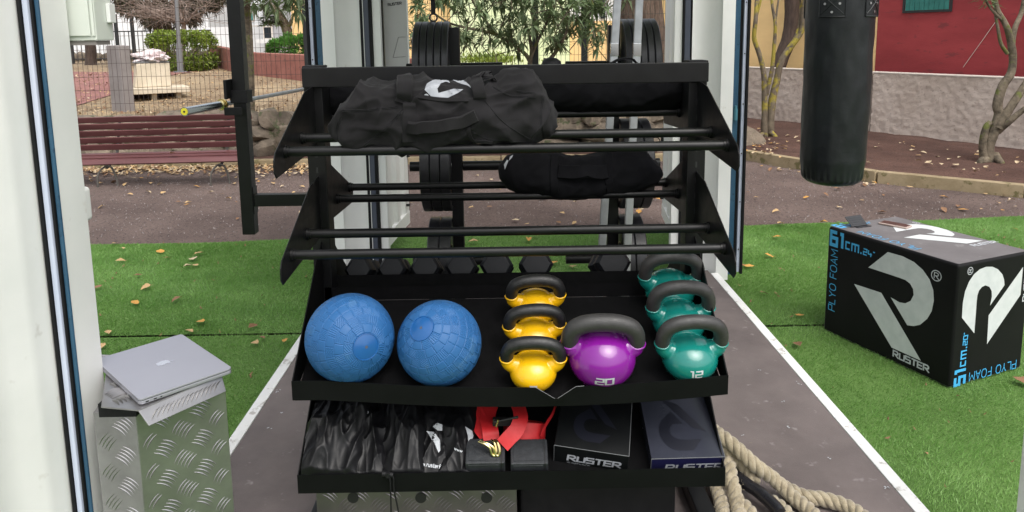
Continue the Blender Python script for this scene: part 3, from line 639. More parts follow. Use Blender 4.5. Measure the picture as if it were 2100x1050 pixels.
# houses beyond
def house(name, label, x0, x1, y0, y1, z1, wallm, wins, roof=None, wm='dark_glass', extra=None):
    h = thing(name, ((x0+x1)/2, y0, .8), label, 'house')
    m = MB(); m.box(x0, x1, y0, y1, .4, z1); m.build('wall', wallm, h)
    for (a, b, c, d) in wins:
        m = MB(); m.box(a-.05, b+.05, y0-.05, y0-.003, c-.05, d+.05); f = m.build('window', 'ledge', h)
        m = MB(); m.box(a, b, y0-.058, y0-.052, c, d); m.build('pane', wm, f)
    if roof: m = MB(); m.box(x0-.3, x1+.3, y0-.5, y1, z1, z1+.25); m.build('roof', roof, h)
    return h
yh = 34.; X = lambda px, y=yh: AY(px, 90, y).x; Z = lambda py, y=yh: AY(550, py, y).z
h1 = house('white_house', 'white two storey house with dark green shutters far behind the garden wall', X(505), X(570), yh, yh+6, 5.2, 'house_white', [(X(513), X(523), Z(42), Z(26)), (X(512), X(529), Z(68), Z(54)), (X(532), X(538), Z(70), Z(58))], 'house_orange', 'shutter')
m = MB(); m.box(X(512), X(560), yh-2.2, yh-.06, Z(90), Z(76)); m.build('porch', 'concrete', h1)
h2 = house('grey_house', 'grey house with tall glazed doors and a balcony far behind the green bush', X(545, 30), X(606, 30), 29.9, 35, 5.0, 'house_grey', [(X(546, 30), X(560, 30), Z(78, 30), Z(56, 30)), (X(549, 30), X(566, 30), Z(108, 30), Z(92, 30))], None)
m = MB(); m.box(X(543, 30), X(577, 30), 29.0, 29.84, Z(88, 30), Z(80, 30)); m.build('balcony', 'house_white', h2)
house('orange_house', 'orange yellow house wall just left of the container, beyond the garden wall', X(601, 21), X(700, 21), 21, 26, 5.5, 'house_orange', [], None)
house('white_villa', 'broad white house half hidden behind the dark pine', X(215, 36), X(430, 36), 36, 42, 6.0, 'house_white', [(X(300, 36), X(312, 36), Z(60, 36), Z(35, 36)), (X(395, 36), X(405, 36), Z(50, 36), Z(20, 36))], 'house_orange')
yl = 16.5
house('lime_house', 'pale lime green house wall behind the oleander', X(925, yl), X(1168, yl), yl, yl+5, 5.0, 'house_lime', [], None)
house('amber_house', 'amber house wall left of the lime green wall, behind the weight plates', X(800, yl), X(924, yl), yl+.3, yl+5, 5.0, 'house_orange', [(X(846, yl), X(858, yl), Z(96, yl), Z(78, yl))], None)
h3 = house('peach_house', 'peach house with a white upper storey behind the big tree trunk', X(1169, yl), X(1420, yl), yl+.1, yl+5, 1.95, 'house_cream', [], None)
m = MB(); m.box(X(1169, yl), X(1420, yl), yl+.16, yl+5, 1.952, 5.5); m.build('upper_wall', 'house_white', h3)
m = MB(); m.box(X(1233, yl), X(1243, yl), yl+.10, yl+.158, 2.0, 3.2); m.build('window', 'dark_glass', h3)
# painted houses on the right: one above the other's end along the diagonal wall
def along(t, off=0., z=0.): return a0+wd*t+wn*off+V((0, 0, z-.15))
Lw = (b0-a0).length; tr = (V((5.503, 10.928, .15))-a0).dot(wd)
def wallbox(mb, t0, t1, o0, o1, z0, z1):
    P = [along(t, o, z) for z in (z0, z1) for (t, o) in ((t0, o0), (t1, o0), (t1, o1), (t0, o1))]
    mb.add(P, [(3, 2, 1, 0), (4, 5, 6, 7), (0, 1, 5, 4), (1, 2, 6, 5), (2, 3, 7, 6), (3, 0, 4, 7)])
HB_ = -.62   # the houses stand back behind the low roughcast wall
def rough_plinth(mb, t0, t1):
    def f(a, b):
        t = t0+(t1-t0)*a; z = -.1+1.13*b; e = .010*noise.fractal(V((t*14, z*14, 2)), .8, 2, 4)+.008*noise.noise(V((t*38, z*38, 0)))
        lowr = .05*max(0, 1-b*3.5)**2
        return along(t, .06+e+lowr, z+(.012*noise.noise(V((t*4, 0, 0))) if b > .98 else 0))
    mb.grid(f, int((t1-t0)*42), 46); n0 = len(mb.v)
    wallbox(mb, t0, t1, .05, -.16, -.1, 1.032)
tH = (AP(1796, 120, along(0, HB_), wn)-a0).dot(wd)
for nm_, t0_, t1_, lb_ in (('garden_wall', -3, tr-.01, 'low roughcast garden wall with white capping, behind the lichen covered tree'), ('garden_wall', tr+.01, Lw+5, 'low roughcast garden wall with white capping, in front of the red house')):
    gw = thing(nm_, along((t0_+t1_)/2, 0, .1), lb_, 'wall')
    m = MB(); rough_plinth(m, t0_, t1_); m.build('roughcast', 'roughcast', gw)
    m = MB(); wallbox(m, t0_, t1_, .066, -.17, 1.034, 1.048); m.build('capping', 'ledge', gw)
hy = thing('cream_house', along(1, HB_, .15), 'warm cream painted house standing behind the lichen covered tree', 'house')
m = MB(); wallbox(m, -5, tH-.002, HB_, -5, -.1, 4.5); m.build('wall', 'house_cream', hy)
hr = thing('red_house', along(tr+2, HB_, .15), 'deep red painted house with a green shuttered window', 'house')
m = MB(); wallbox(m, tH+.002, Lw+6, HB_+.012, -5, -.1, 4.5); m.build('wall', 'house_red', hr)
def onw(px, py, off): return AP(px, py, along(0, off), wn)
wa = onw(1855, 22, HB_+.02); wb = onw(1948, 20, HB_+.02); ta = (wa-a0).dot(wd); tb = (wb-a0).dot(wd); zw = wa.z
m = MB(); wallbox(m, ta-.03, tb+.03, HB_+.03, HB_-.02, zw-.035, zw-.003); wallbox(m, ta-.03, ta, HB_+.03, HB_-.02, zw-.002, zw+1.0); wallbox(m, tb, tb+.03, HB_+.03, HB_-.02, zw-.002, zw+1.0); wi = m.build('window', 'frame_dark', hr)
m = MB()
nsl = 9
for i in range(nsl): t = ta+.01+(tb-ta-.02)*i/nsl; wallbox(m, t, t+(tb-ta-.02)/nsl-.006, HB_+.022+.004*(i % 2), HB_+.013, zw, zw+1.0)
m.build('shutter', 'shutter', wi)
# right-hand trees
random.seed(12)
def tree(name, label, base, mat, limbs, crown=None, cm='oleander', wob=.03):
    t = thing(name, base, label, 'tree')
    m = MB()
    for pts, r0, r1 in limbs: limb(m, pts, r0, r1, wob=wob)
    m.build('trunk', mat, t, ang=60)
    if crown: crown(t)
    return t
def P_(y, *pp): return [AY(px, py, y+dy) for px, py, dy in pp]
y1_ = AZ(1577, 280, .11).y; bs = AZ(1577, 282, .08)
def few_leaves(pts, L, W_, k, mat='oleander', name='crown'):
    def f(t):
        m = MB()
        for p in pts:
            for i in range(k): 
                d = rvec(); d.z = abs(d.z)*.7-.1; leafset(m, [p+d*.02], [d], L, W_, droop=.15)
        m.build(name, mat, t, smooth=False, fix=False)
    return f
tree('lichen_tree', 'slim multi stemmed tree with yellow lichen beside the container post', bs, 'bark_lichen', [
    (P_(y1_, (1568, 284, 0), (1566, 250, 0), (1569, 200, 0), (1567, 160, 0), (1556, 110, 0), (1545, 75, 0), (1548, 30, 0), (1552, -40, .1)), .050, .026),
    (P_(y1_, (1578, 284, .05), (1582, 230, .05), (1590, 170, .08), (1600, 130, .1), (1622, 95, .1), (1645, 60, .1), (1650, 20, .1), (1655, -60, .1)), .060, .034),
    (P_(y1_, (1573, 195, 0), (1580, 150, -.03), (1587, 100, -.05), (1590, 50, -.05), (1585, 15, 0), (1578, -30, 0)), .034, .018),
    (P_(y1_, (1590, 48, -.05), (1595, 20, 0), (1602, -40, 0)), .017, .012), (P_(y1_, (1548, 35, 0), (1556, 10, 0), (1566, -40, 0)), .020, .012),
    (P_(y1_, (1622, 95, .1), (1640, 50, .15), (1644, 10, .2), (1636, -40, .2)), .024, .014), (P_(y1_, (1570, 270, 0), (1552, 283, -.05), (1545, 292, -.05)), .04, .012), (P_(y1_, (1580, 272, 0), (1590, 282, -.1), (1592, 290, -.1)), .04, .012)],
    few_leaves(P_(y1_, (1660, -40, 0), (1600, -45, 0), (1550, -45, 0)), .16, .015, 14))
yk = AP(1610, 130, along(0, HB_/2-.05), wn).y
tree('dark_tree', 'dark leaning tree trunk growing between the low roughcast wall and the cream house', AY(1600, 142, yk), 'bark_dark', [(P_(yk, (1588, 260, 0), (1592, 160, 0), (1600, 125, 0), (1617, 80, 0), (1624, 25, 0), (1618, -60, 0)), .135, .115)], few_leaves(P_(yk, (1618, -80, 0), (1640, -80, 0)), .16, .02, 30), wob=.01)
y3_ = AZ(2030, 332, .11).y; b3 = AZ(2030, 334, .08)
tree('forked_tree', 'crooked forked tree with green tinged bark in front of the red house', b3, 'bark_grey', [
    (P_(y3_, (2028, 336, 0), (2030, 300, 0), (2040, 265, 0), (2048, 235, 0), (2046, 215, 0), (2060, 175, 0), (2075, 150, 0), (2078, 110, 0), (2070, 70, 0), (2060, 45, 0), (2045, 15, 0), (2035, -40, 0)), .066, .026),
    (P_(y3_, (2048, 262, -.03), (2062, 235, -.05), (2090, 195, -.05), (2110, 160, 0), (2130, 110, 0)), .055, .03),
    (P_(y3_, (2046, 270, 0), (2068, 250, -.1), (2095, 228, -.15), (2130, 205, -.2)), .04, .03),
    (P_(y3_, (2076, 100, 0), (2082, 60, .05), (2096, 20, .1), (2104, -50, .1)), .032, .022), (P_(y3_, (2068, 110, 0), (2052, 85, 0), (2044, 45, 0), (2042, 10, 0)), .022, .013),
    (P_(y3_, (2060, 45, 0), (2030, 15, -.05), (2005, -30, -.1)), .016, .011), (P_(y3_, (2026, 325, 0), (2012, 333, -.05), (2004, 340, -.05)), .06, .015), (P_(y3_, (2040, 320, 0), (2052, 332, -.1), (2060, 340, -.1)), .06, .015), (P_(y3_, (2020, 320, 0), (2018, 295, 0), (2022, 262, 0), (2030, 250, 0)), .05, .03)],
    few_leaves(P_(y3_, (2014, 4, -.1), (2025, 2, -.1), (2004, -12, -.1), (2030, 12, -.05), (2060, -10, .1), (2094, -12, .1), (1985, -20, -.1)), .14, .013, 16))
yb_ = 11.3
def bigtrunk():
    t = thing('large_tree', AY(1320, 200, yb_), 'thick furrowed tree trunk seen behind the right stack of weight plates', 'tree')
    ct_ = P_(yb_, (1336, 330, 0), (1334, 200, 0), (1324, 130, 0), (1318, 60, 0), (1314, 0, 0), (1310, -80, 0), (1306, -200, 0)); P = spline(ct_, 10); rs = []
    m = MB(); n = 70; m_ = len(P)-1
    def f(a, b):
        i = min(int(a*m_), m_-1); p = P[i].lerp(P[i+1], a*m_-i); th = b*2*math.pi
        r = .40-.10*min(1, a*1.4); k = p.z
        r *= 1+.05*noise.noise(V((math.cos(th)*2, math.sin(th)*2, k*.6)))+.075*abs(noise.noise(V((th*5.5+k*.9, k*1.6, 1))))*2-.04
        return p+V((math.cos(th)*r, math.sin(th)*r, 0))
    m.grid(f, 80, 120, cv=True); m.build('trunk', 'bark', t, ang=80)
    m = MB(); c = P[-1]
    for i in range(500): leafset(m, [c+V((random.gauss(0, 1.), random.gauss(0, 1.), abs(random.gauss(.6, .6))))], [rvec()], .2, .03)
    m.build('crown', 'oleander', t, smooth=False, fix=False)
bigtrunk()
# oleanders: stems and rosettes of long narrow leaves
def rosette(mb, c, ax, L, W_, n):
    ax = ax.normalized(); x = ax.cross(V((.3, .2, 1))).normalized(); y = ax.cross(x)
    for i in range(n):
        th = i*2.4+random.uniform(-.3, .3); el_ = random.uniform(-.35, .75)
        d = (x*math.cos(th)+y*math.sin(th))*math.cos(el_)+ax*math.sin(el_); leafset(mb, [c-ax*random.uniform(0, .06)], [d], L, W_, fold=.3, droop=.12)
def oleander(name, label, base, stems, tips, L=.19, W_=.019, n=21):
    t = thing(name, base, label, 'tree'); m = MB(); 
    for pts, r0, r1 in stems: limb(m, pts, r0, r1, wob=.03)
    for p, ax in tips:
        q = p-ax.normalized()*.28+rvec()*.05; m.tube([q, p], .006, 5)
    m.build('trunk', 'bark_grey', t, ang=60)
    m = MB()
    for p, ax in tips: rosette(m, p, ax, L*random.uniform(.85, 1.15), W_, n)
    m.build('crown', 'oleander', t, smooth=False, fix=False)
random.seed(77); yo = 9.3; tips = []
for px, py in ((855, 20), (870, 60), (850, 92), (905, 10), (915, 75), (940, 25), (950, 68), (905, 130), (890, 100), (985, 30), (968, 88), (1000, 62), (1010, 95), (1015, 14), (1035, 50), (1042, 84), (1060, 22), (1075, 62), (1068, 92), (1090, 10), (1110, 28), (1105, 60), (1128, 80), (1130, 48), (1150, 20), (1145, 98), (1160, 62), (1175, 35), (1190, 72), (1180, 8), (1205, 50), (1212, 90), (1222, 30), (1235, 66), (1240, 15), (1210, 5), (1050, -8), (950, -8), (1120, -10), (880, -12)):
    for k in range(3):
        p = AY(px+random.gauss(0, 10), py-8+random.gauss(0, 7), yo+random.uniform(-.7, .8)); ax = V((random.gauss(0, .45), random.gauss(-.35, .4), random.uniform(.2, 1) if random.random() < .75 else -.4)); tips.append((p, ax))
for k in range(150): tips.append((V((random.uniform(-1.9, 1.6), yo+random.uniform(-.5, 1.0), random.uniform(2.12, 3.0))), V((random.gauss(0, .6), random.gauss(-.2, .6), .8))))
ob = AY(1092, 200, yo); ob.z = .05
oleander('oleander_tree', 'branching oleander with grey green narrow leaves before the lime green wall', ob, [
    (P_(yo, (1090, 330, 0), (1090, 200, 0), (1088, 128, 0), (1060, 95, .1), (1020, 70, .1), (985, 30, 0), (960, -20, 0)), .035, .012), (P_(yo, (1088, 135, 0), (1090, 100, 0), (1082, 60, 0), (1070, 15, .1), (1060, -40, .1)), .026, .012),
    (P_(yo, (1086, 132, 0), (1098, 92, -.1), (1120, 50, -.15), (1140, 10, -.1), (1150, -40, 0)), .024, .011), (P_(yo, (1112, 135, 0), (1140, 108, .05), (1158, 75, .1), (1165, 40, .1), (1170, -20, 0)), .028, .012), (P_(yo, (1090, 200, 0), (1112, 140, 0), (1120, 120, 0)), .04, .03), (P_(yo, (1020, 70, .1), (930, 50, 0), (880, 20, 0)), .02, .01), (P_(yo, (1165, 40, .1), (1210, 30, 0), (1235, 10, 0)), .016, .009)], tips)
random.seed(78); tips = []; yo2 = 8.9
for px, py in ((520, 10), (540, 18), (556, 8), (572, 24), (590, 14), (604, 26), (615, 10), (600, 2), (580, 4), (618, 30), (545, -6)):
    tips.append((AY(px, py-8, yo2+random.uniform(-.3, .3)), V((random.gauss(0, .5), -.4, random.uniform(-.5, .3)))))
for k in range(50): tips.append((V((random.uniform(-3.4, -2.4), yo2+random.uniform(-.3, .6), random.uniform(2.15, 2.9))), V((random.gauss(0, .6), random.gauss(-.2, .6), .8))))
o2 = AY(513, 236, 10.7)
oleander('oleander_tree', 'slim oleander hanging over the mesh fence beside the rig post', o2, [(P_(10.7, (514, 240, 0), (512, 150, 0), (509, 60, 0), (507, 0, -.3), (530, -40, -1)), .065, .04), (P_(10.7, (507, 0, -.3), (560, -20, -1.2), (600, 0, -1.8)), .035, .012)], tips, n=15)
# umbrella pine with bare twigs in front, far left
random.seed(41); yp = 24.
pt = thing('pine_tree', AY(330, 100, yp), 'broad dark pine with brown undercrown behind the hedge', 'tree')
m = MB(); limb(m, P_(yp, (328, 130, 0), (330, 95, 0), (334, 60, 0), (330, 20, 0), (326, -40, 0)), .30, .22)
for k in range(12): a_ = k*.52; c0 = AY(330, 30, yp); limb(m, [c0, c0+V((math.cos(a_)*1.2, math.sin(a_)*1., .5)), c0+V((math.cos(a_)*2.6, math.sin(a_)*2, .6))], .09, .03)
m.build('trunk', 'bark', pt, ang=60)
m = MB()
for i in range(9000):
    x = random.uniform(-1, 1); env = 1-abs(x)**2.2; px = 345+x*118; py = 66*env*random.uniform(.0, 1)**.6-14+random.gauss(0, 4)+8*math.sin(px*.13)
    if noise.noise(V((px*.05, py*.09, 0))) < -.22: continue
    p = AY(px, py, yp+random.uniform(-1.5, 1.5)); d = rvec(); d.z -= .3; leafset(m, [p], [d], .30, .020)
m.build('crown', 'pine', pt, smooth=False, fix=False)
bt = thing('bare_tree', AY(377, 80, 22.), 'leafless tree with a fan of pale twigs in front of the pine', 'tree')
m = MB(); yt = 22.
limb(m, P_(yt, (374, 130, 0), (376, 80, 0), (377, 45, 0)), .07, .05)
for k in range(46):
    ex = 377+random.uniform(-165, 85); ey = random.uniform(-30, 30); mx_ = 377+(ex-377)*.5; my = 42-random.uniform(5, 32)
    limb(m, P_(yt, (377+random.uniform(-4, 4), 48, 0), (377+(ex-377)*.2, 45-10*random.random(), random.gauss(0, .2)), (mx_, my, random.gauss(0, .4)), (ex, ey, random.gauss(0, .8))), .018, .006, n=5, wob=.12)
    for j in range(5):
        f = random.uniform(.35, .95); p = V(AY(377+(ex-377)*f, 45+(ey-45)*f-4, yt)); m.tube([p, p+V((random.gauss(0, .25), random.gauss(0, .2), random.uniform(-.25, .2))), p+V((random.gauss(0, .45), random.gauss(0, .3), random.uniform(-.4, .15)))], .005, 4)
m.build('trunk', 'twig', bt)
for px, py0, py1, r_ in ((186, 125, 30, .14),):
    t_ = tree('park_tree', 'dark straight trunk standing behind the park railing posts', AY(px, py0, 25), 'bark_dark', [(P_(25, (px+2, py0+12, 0), (px, py0-20, 0), (px-3, py1, 0), (px-4, -60, 0)), .2, .13)], few_leaves(P_(25, (px-30, -5, 0), (px+20, 5, 0), (px, -20, 0), (px+45, 25, 0), (px+60, 10, 0)), .35, .05, 60))
random.seed(8)
t_ = tree('leaning_tree', 'leaning grey tree trunk with sparse foliage in front of the grey house', AY(600, 108, 24), 'bark_grey', [(P_(24, (606, 120, 0), (598, 90, 0), (588, 60, 0), (575, 35, 0), (560, 10, 0)), .19, .12), (P_(24, (588, 60, 0), (600, 40, 0), (606, 15, 0)), .08, .05)], few_leaves(P_(24, (548, 38, 0), (556, 50, 0), (568, 42, 0), (560, 30, 0), (545, 52, 0), (575, 52, 0), (540, 20, 0), (590, 22, 0), (600, 10, 0)), .34, .04, 45))
gb = thing('green_bush', AY(596, 110, 17.5), 'bright green leafy bush growing behind the garden wall', 'bush')
m = MB(); cb = AY(598, 100, 17.5)
for i in range(1800):
    p = rvec(); leafset(m, [cb+V((p.x*.52, p.y*.5, p.z*.24*(1+.5*noise.noise(p*2))))], [p+rvec()*.8+V((0, 0, .4))], .13, .03)
m.build('foliage', 'bush_green', gb, smooth=False, fix=False)
m = MB()
for k in range(5): limb(m, [cb+V((0, 0, -.5)), cb+V((.2*math.cos(k*1.3), .2*math.sin(k*1.3), -.1))], .025, .01)
m.build('stem', 'bark_grey', gb)
gb2 = thing('green_bush', AY(990, 130, 14), 'low pale green plants growing at the foot of the lime green wall', 'bush')
m = MB()
for i in range(900):
    px = random.gauss(1000, 34); p = AY(px, 130-abs(random.gauss(0, 8)), 14.5+random.gauss(0, .3)); leafset(m, [p], [rvec()+V((0, 0, .8))], .11, .02)
m.build('foliage', 'bush', gb2, smooth=False, fix=False)
m = MB()
for k in range(9): p = AY(955+k*12, 136, 14.5); m.tube([p, p+V((0, 0, .2))], .008, 5)
m.build('stem', 'bark_grey', gb2)
# ------------------------------------------------------------------ storage rack
XL, XR, YU = -.603, .597, 2.315
rk = thing('storage_rack', (0, YU, FZ), 'tall matt black double sided storage rack with tube shelves and two sloped trays', 'rack')
SL = math.atan(.385); YF = 1.9
for x in (XL, XR):
    m = MB(); m.box(x-.030, x+.028, YU-.035, YU+.035, FZ+.06, 1.578); u = m.build('upright', 'rack_black', rk, bev=.004)
    m = MB(); m.box(x-.032, x+.030, YU-.037, YU+.037, 1.579, 1.588); m.build('end_cap', 'rubber', u, bev=.003)
    m = MB(); z = .3
    while z < 1.5: m.box(x-.004, x+.002, YU-.0362, YU-.0352, z, z+.018); z += .05
    m.build('slot', 'ink', u)
    m = MB(); m.box(x-.030, x+.028, 1.93, 2.70, FZ+.002, FZ+.058); m.build('foot', 'rack_black', rk, bev=.005)
m = MB(); m.box(XL-.028, XR+.026, YU-.058, YU-.0365, 1.522, 1.583); m.build('top_rail', 'rack_black', rk, bev=.003)
m = MB(); m.box(XL+.029, XR-.031, YU-.02, YU+.02, .30, .36); m.build('cross_tube', 'rack_black', rk, bev=.004)
def yz(poly, x, th=.004): m = MB(); m.add([V((x+s_, y, z)) for s_ in (-th/2, th/2) for y, z in poly], [tuple(range(len(poly)))[::-1], tuple(range(len(poly), 2*len(poly)))]+[(i, (i+1) % len(poly), len(poly)+(i+1) % len(poly), len(poly)+i) for i in range(len(poly))]); return m
PL = [(2.279, 1.527), (2.178, 1.515), (1.874, 1.381), (1.858, 1.362), (1.856, 1.330), (1.872, 1.313), (2.13, 1.326), (2.279, 1.335)]
for dz in (0, -.288):
    for side in (0, 1):
        pl = [((y if not side else 2*YU-y), z+dz+(.02 if side else 0)) for y, z in PL]
        for x in (XL, XR): yz(pl, x).build('shelf_bracket', 'rack_black', rk, bev=.0012, seg=1)
        for y, z in (((1.953, 1.371), (2.117, 1.385)) if not side else ((1.921, 1.382), (2.117, 1.382))):
            if side: y = 2*YU-y; z += .02
            z += dz
            m = MB(); m.tube([(XL+.002, y, z), (XR-.002, y, z)], .0138, 20, cap=False)
            for x, sg in ((XL, 1), (XR, -1)):
                m.tube([(x+sg*.0025, y, z), (x+sg*.009, y, z)], .0185, 20); m.tube([(x+sg*.009, y, z), (x+sg*.016, y, z)], .0158, 20)
            m.build('shelf_bar', 'rack_black', rk)
def sag(x): t = (x-.06)/.58; return .024*max(0, 1-t*t)
def trayz(x, y, z0=.681, sg=1): return z0+.385*(y-YF)-sg*sag(x)*max(0, 1-(y-YF)/.38)
def tray(z0, sg, side):
    LZ = .008 if z0 > .6 else 0
    fy = (lambda y: y) if side == 0 else (lambda y: 2*YU-y)
    m = MB()
    def fl(a, b): x = XL+.003+(XR-XL-.006)*a; y = YF+.002+(.378)*b; return V((x, fy(y), trayz(x, y, z0, sg)))
    m.grid(fl, 60, 12)
    m.grid(lambda a, b: V((XL+.003+(XR-XL-.006)*a, fy(2.280), z0+.147+(.045 if side == 0 else .062)*b)), 2, 2)
    o = m.build('tray', 'mat_black', rk)
    m = MB(); nx = 121
    def lip(a, b, off):
        x = XL-.002+(XR-XL+.004)*a; s_ = sg*sag(x); nt_ = sg*.034*max(0, 1-abs(x-.122)/.055)
        z = z0+LZ-.004-s_+b*(.056-nt_); return V((x, fy(YF-off-sg*(.012*max(0, 1-((x-.1)/.5)**2))-sg*b*.006*max(0, 1-abs(x-.122)/.09)), z))
    m.grid(lambda a, b: lip(a, b, .003), nx, 2); m.grid(lambda a, b: lip(a, b, 0), nx, 2)
    n0 = len(m.v)-4*nx
    for i in range(nx-1):
        for b in (0, 1): m.f.append((n0+2*i+b, n0+2*i+2+b, n0+2*nx+2*i+2+b, n0+2*nx+2*i+b)); m.mi.append(0)
    m.build('lip', 'tray_black', o)
    if sg:
        m = MB(); m.tube([lip(a, 1, .0015)+V((0, 0, .0004)) for a in np.linspace(.545, .668, 41)], .0007, 6); m.build('pale_edge', 'lamp_grey', o)  # thin pale line along the notch of the lip
    for x in (XL, XR):
        pl = [(fy(1.9), z0+LZ-.004), (fy(1.9), z0+LZ+.052), (fy(2.21), z0+.31), (fy(2.279), z0+.345), (fy(2.279), z0+.12)]
        yz(pl, x, .003).build('side_plate', 'tray_black', o)
for side in (0, 1): tray(.681, 1 if side == 0 else 0, side); tray(.409, 0, side)
# ------------------------------------------------------------------ medicine balls
def ball(r, c, pole, label):
    t = thing('medicine_ball', (0, 0, 0), label, 'medicine ball', 'blue medicine balls on the upper tray')
    da = .205; rr_ = random.Random(int(r*1e5)); rings = {}
    def relief(a, th):
        i = int((a-.30)/da); v = (a-.30)/da-i
        if i not in rings: n = max(6, round(6.283*math.sin(.30+(i+.5)*da)/da/1.12)); rings[i] = (n, rr_.random()*6.28, [rr_.choice((0, 0, 1, 2, 3, 4)) for _ in range(n)])
        n, ph, ks = rings[i]; f = ((th+ph) % 6.283185)/6.283185*n; j = int(f) % n; u = f-int(f)
        su = u+.10*math.sin(v*5+i); e = min(u, 1-u, v, 1-v); g = -.0021*max(0, 1-e/.065)
        k = ks[j]
        if k and .10 < u < .90 and .10 < v < .90: g += -.0013*(.5+.5*math.sin(6.283*5*((u, v, (u+v)*.75, (u-v)*.75)[k-1])))
        return g
    na, nt_ = 330, 620; m = MB()
    A = [.30+(math.pi-.30)*q/(na-1) for q in range(na)]
    for a in A:
        sa, ca = math.sin(a), math.cos(a)
        for q in range(nt_): th = 6.283185*q/nt_; k = r+relief(min(a, 3.13), th); m.v.append(V((k*sa*math.cos(th), k*sa*math.sin(th), k*ca)))
    m.f = [(q*nt_+p, q*nt_+(p+1) % nt_, (q+1)*nt_+(p+1) % nt_, (q+1)*nt_+p) for q in range(na-1) for p in range(nt_)]; m.mi = [0]*len(m.f)
    m.build('shell', 'ball', t, ang=180, fix=False)
    m = MB(); rr = r*math.sin(.30); z = r*math.cos(.30)
    m.lathe([(rr*1.01, z-.002), (rr*1.0, z+.0012), (rr*.94, z+.0015), (rr*.92, z), (rr*.6, z+(r-z)*.62), (rr*.12, r-.0004), (rr*.10, r-.003), (rr*.03, r-.005)], 48, cap=True); b_ = m.build('valve_cap', 'ball_cap', t, ang=40)
    m = MB(); m.lathe([(.0001, r-.001), (.0042, r-.0008), (.0046, r-.0018)], 16, cap=False); m.build('valve', 'slate', b_)
    t.location = c; t.rotation_euler = V(pole).to_track_quat('Z', 'Y').to_euler(); return t
c1 = AY(718, 693, 1.985); c2 = AY(901, 703, 1.99)
def pole(c, px, py, r):
    d = ray(px, py).normalized(); oc = O-c; b_ = oc.dot(d); k = b_*b_-(oc.dot(oc)-r*r); return (O+d*(-b_-math.sqrt(max(k, 0)))-c)
rb1 = .1255; rb2 = .1205
ball(rb1, c1, pole(c1, 752, 712, rb1), 'textured blue medicine ball in the corner of the tray, nearer the laptop')
ball(rb2, c2, pole(c2, 863, 672, rb2), 'textured blue medicine ball between its twin and the yellow kettlebells')
# ------------------------------------------------------------------ kettlebells
def kettlebell(mat, grip, Wd, rb, cb, t, Hh, z1, label, group, num=None, numh=.02):
    k = thing('kettlebell', (0, 0, 0), label, 'kettlebell', group)
    m = MB(); zc = cb*.93
    pr = [(1e-4, 0), (rb*.60, 0), (rb*.66, .002)]+[(rb*math.sin(a)**.92, zc-cb*math.cos(a)) for a in np.linspace(.66, math.pi*.985, 30)]+[(1e-4, zc+cb)]
    m.lathe(pr, 64, cap=False)
    hw = Wd/2-t
    for s_ in (-1, 1):
        p = [(s_*rb*.30, 0, zc+cb*.15), (s_*rb*.66, 0, zc+cb*.38), (s_*(rb*.66+(hw-rb*.66)*.72), 0, zc+cb*.38+(z1-zc-cb*.38)*.42), (s_*hw*1.0, 0, z1)]
        P = spline(p, 8); n_ = len(P)-1
        m.tube(P, [rb*.50-(rb*.50-t*1.10)*min(1, (i/n_)*1.05)**.62 for i in range(n_+1)], 24, cap=True)
        e = P[-1]; m.lathe([(t*1.05, -.006), (t*1.15, -.001), (t*1.17, .0022), (t*.9, .0026)], 28, Matrix.Translation(e))
    # merge horn and body into one continuous skin
    b_ = m.build('body', mat, k, smooth=False)
    rm = b_.modifiers.new('r', 'REMESH'); rm.mode = 'VOXEL'; rm.voxel_size = rb/34; rm.use_smooth_shade = True
    sm = b_.modifiers.new('s', 'SMOOTH'); sm.factor = .5; sm.iterations = 6
    bpy.context.view_layer.update(); ev = b_.evaluated_get(bpy.context.evaluated_depsgraph_get()); me = bpy.data.meshes.new_from_object(ev)
    b_.modifiers.clear(); b_.data = me; me.name = 'body'; me.polygons.foreach_set('use_smooth', [True]*len(me.polygons))
    if not me.materials: me.materials.append(MT[mat])
    zb = Hh-t; m = MB(); h_ = zb-z1
    P = spline([(-hw, 0, z1-.010), (-hw, 0, z1+h_*.10), (-hw*.97, 0, z1+h_*.42), (-hw*.84, 0, z1+h_*.73), (-hw*.58, 0, zb-h_*.085), (-hw*.22, 0, zb), (hw*.22, 0, zb), (hw*.58, 0, zb-h_*.085), (hw*.84, 0, z1+h_*.73), (hw*.97, 0, z1+h_*.42), (hw, 0, z1+h_*.10), (hw, 0, z1-.010)], 7)
    m.tube(P, t, 28); m.build('handle', grip, k)
    if num:
        bv = BVHTree.FromPolygons([tuple(v.co) for v in me.vertices], [tuple(p.vertices) for p in me.polygons]); m = MB()
        q, w_ = text_quads(num, numh, w=.2, sx=1.25); q = [[p-V((w_/2, 0, 0)) for p in f] for f in q]; zt = zc*(.80 if num == '8' else .82 if num == '20' else 1.0)
        decal(m, bv, q, 2, .0008, lambda v: (V((v.x, -1, zt+v.y*.9)), V((0, 1, 0)))); m.build('number', 'print_white', b_, smooth=False, fix=False)
    return k
def place(k, px, y, yaw, rb):
    x = AY(px, 750, y).x; z = trayz(x, y)
    k.location = (x, y, z+.0); k.rotation_euler = (Matrix.Rotation(SL*.93, 3, 'X') @ Matrix.Rotation(yaw, 3, 'Z')).to_euler()
G = 'kettlebells standing on the upper tray'
ky = kettlebell('kb_yellow', 'kb_grip_dark', .186, .0675, .050, .0190, .168, .092, 'yellow black handled kettlebell nearest the front lip, beside the purple one', G, '8', .018)
place(ky, 1093, 1.972, -.02, .0675)
k2 = dup(ky, label='middle kettlebell in the row of three yellow ones'); place(k2, 1096, 1.972+.113, .05, .0675)
k3 = dup(ky, label='rearmost of the three yellow kettlebells, its handle nearest the tube shelves'); place(k3, 1099, 1.972+.226, .03, .0675)
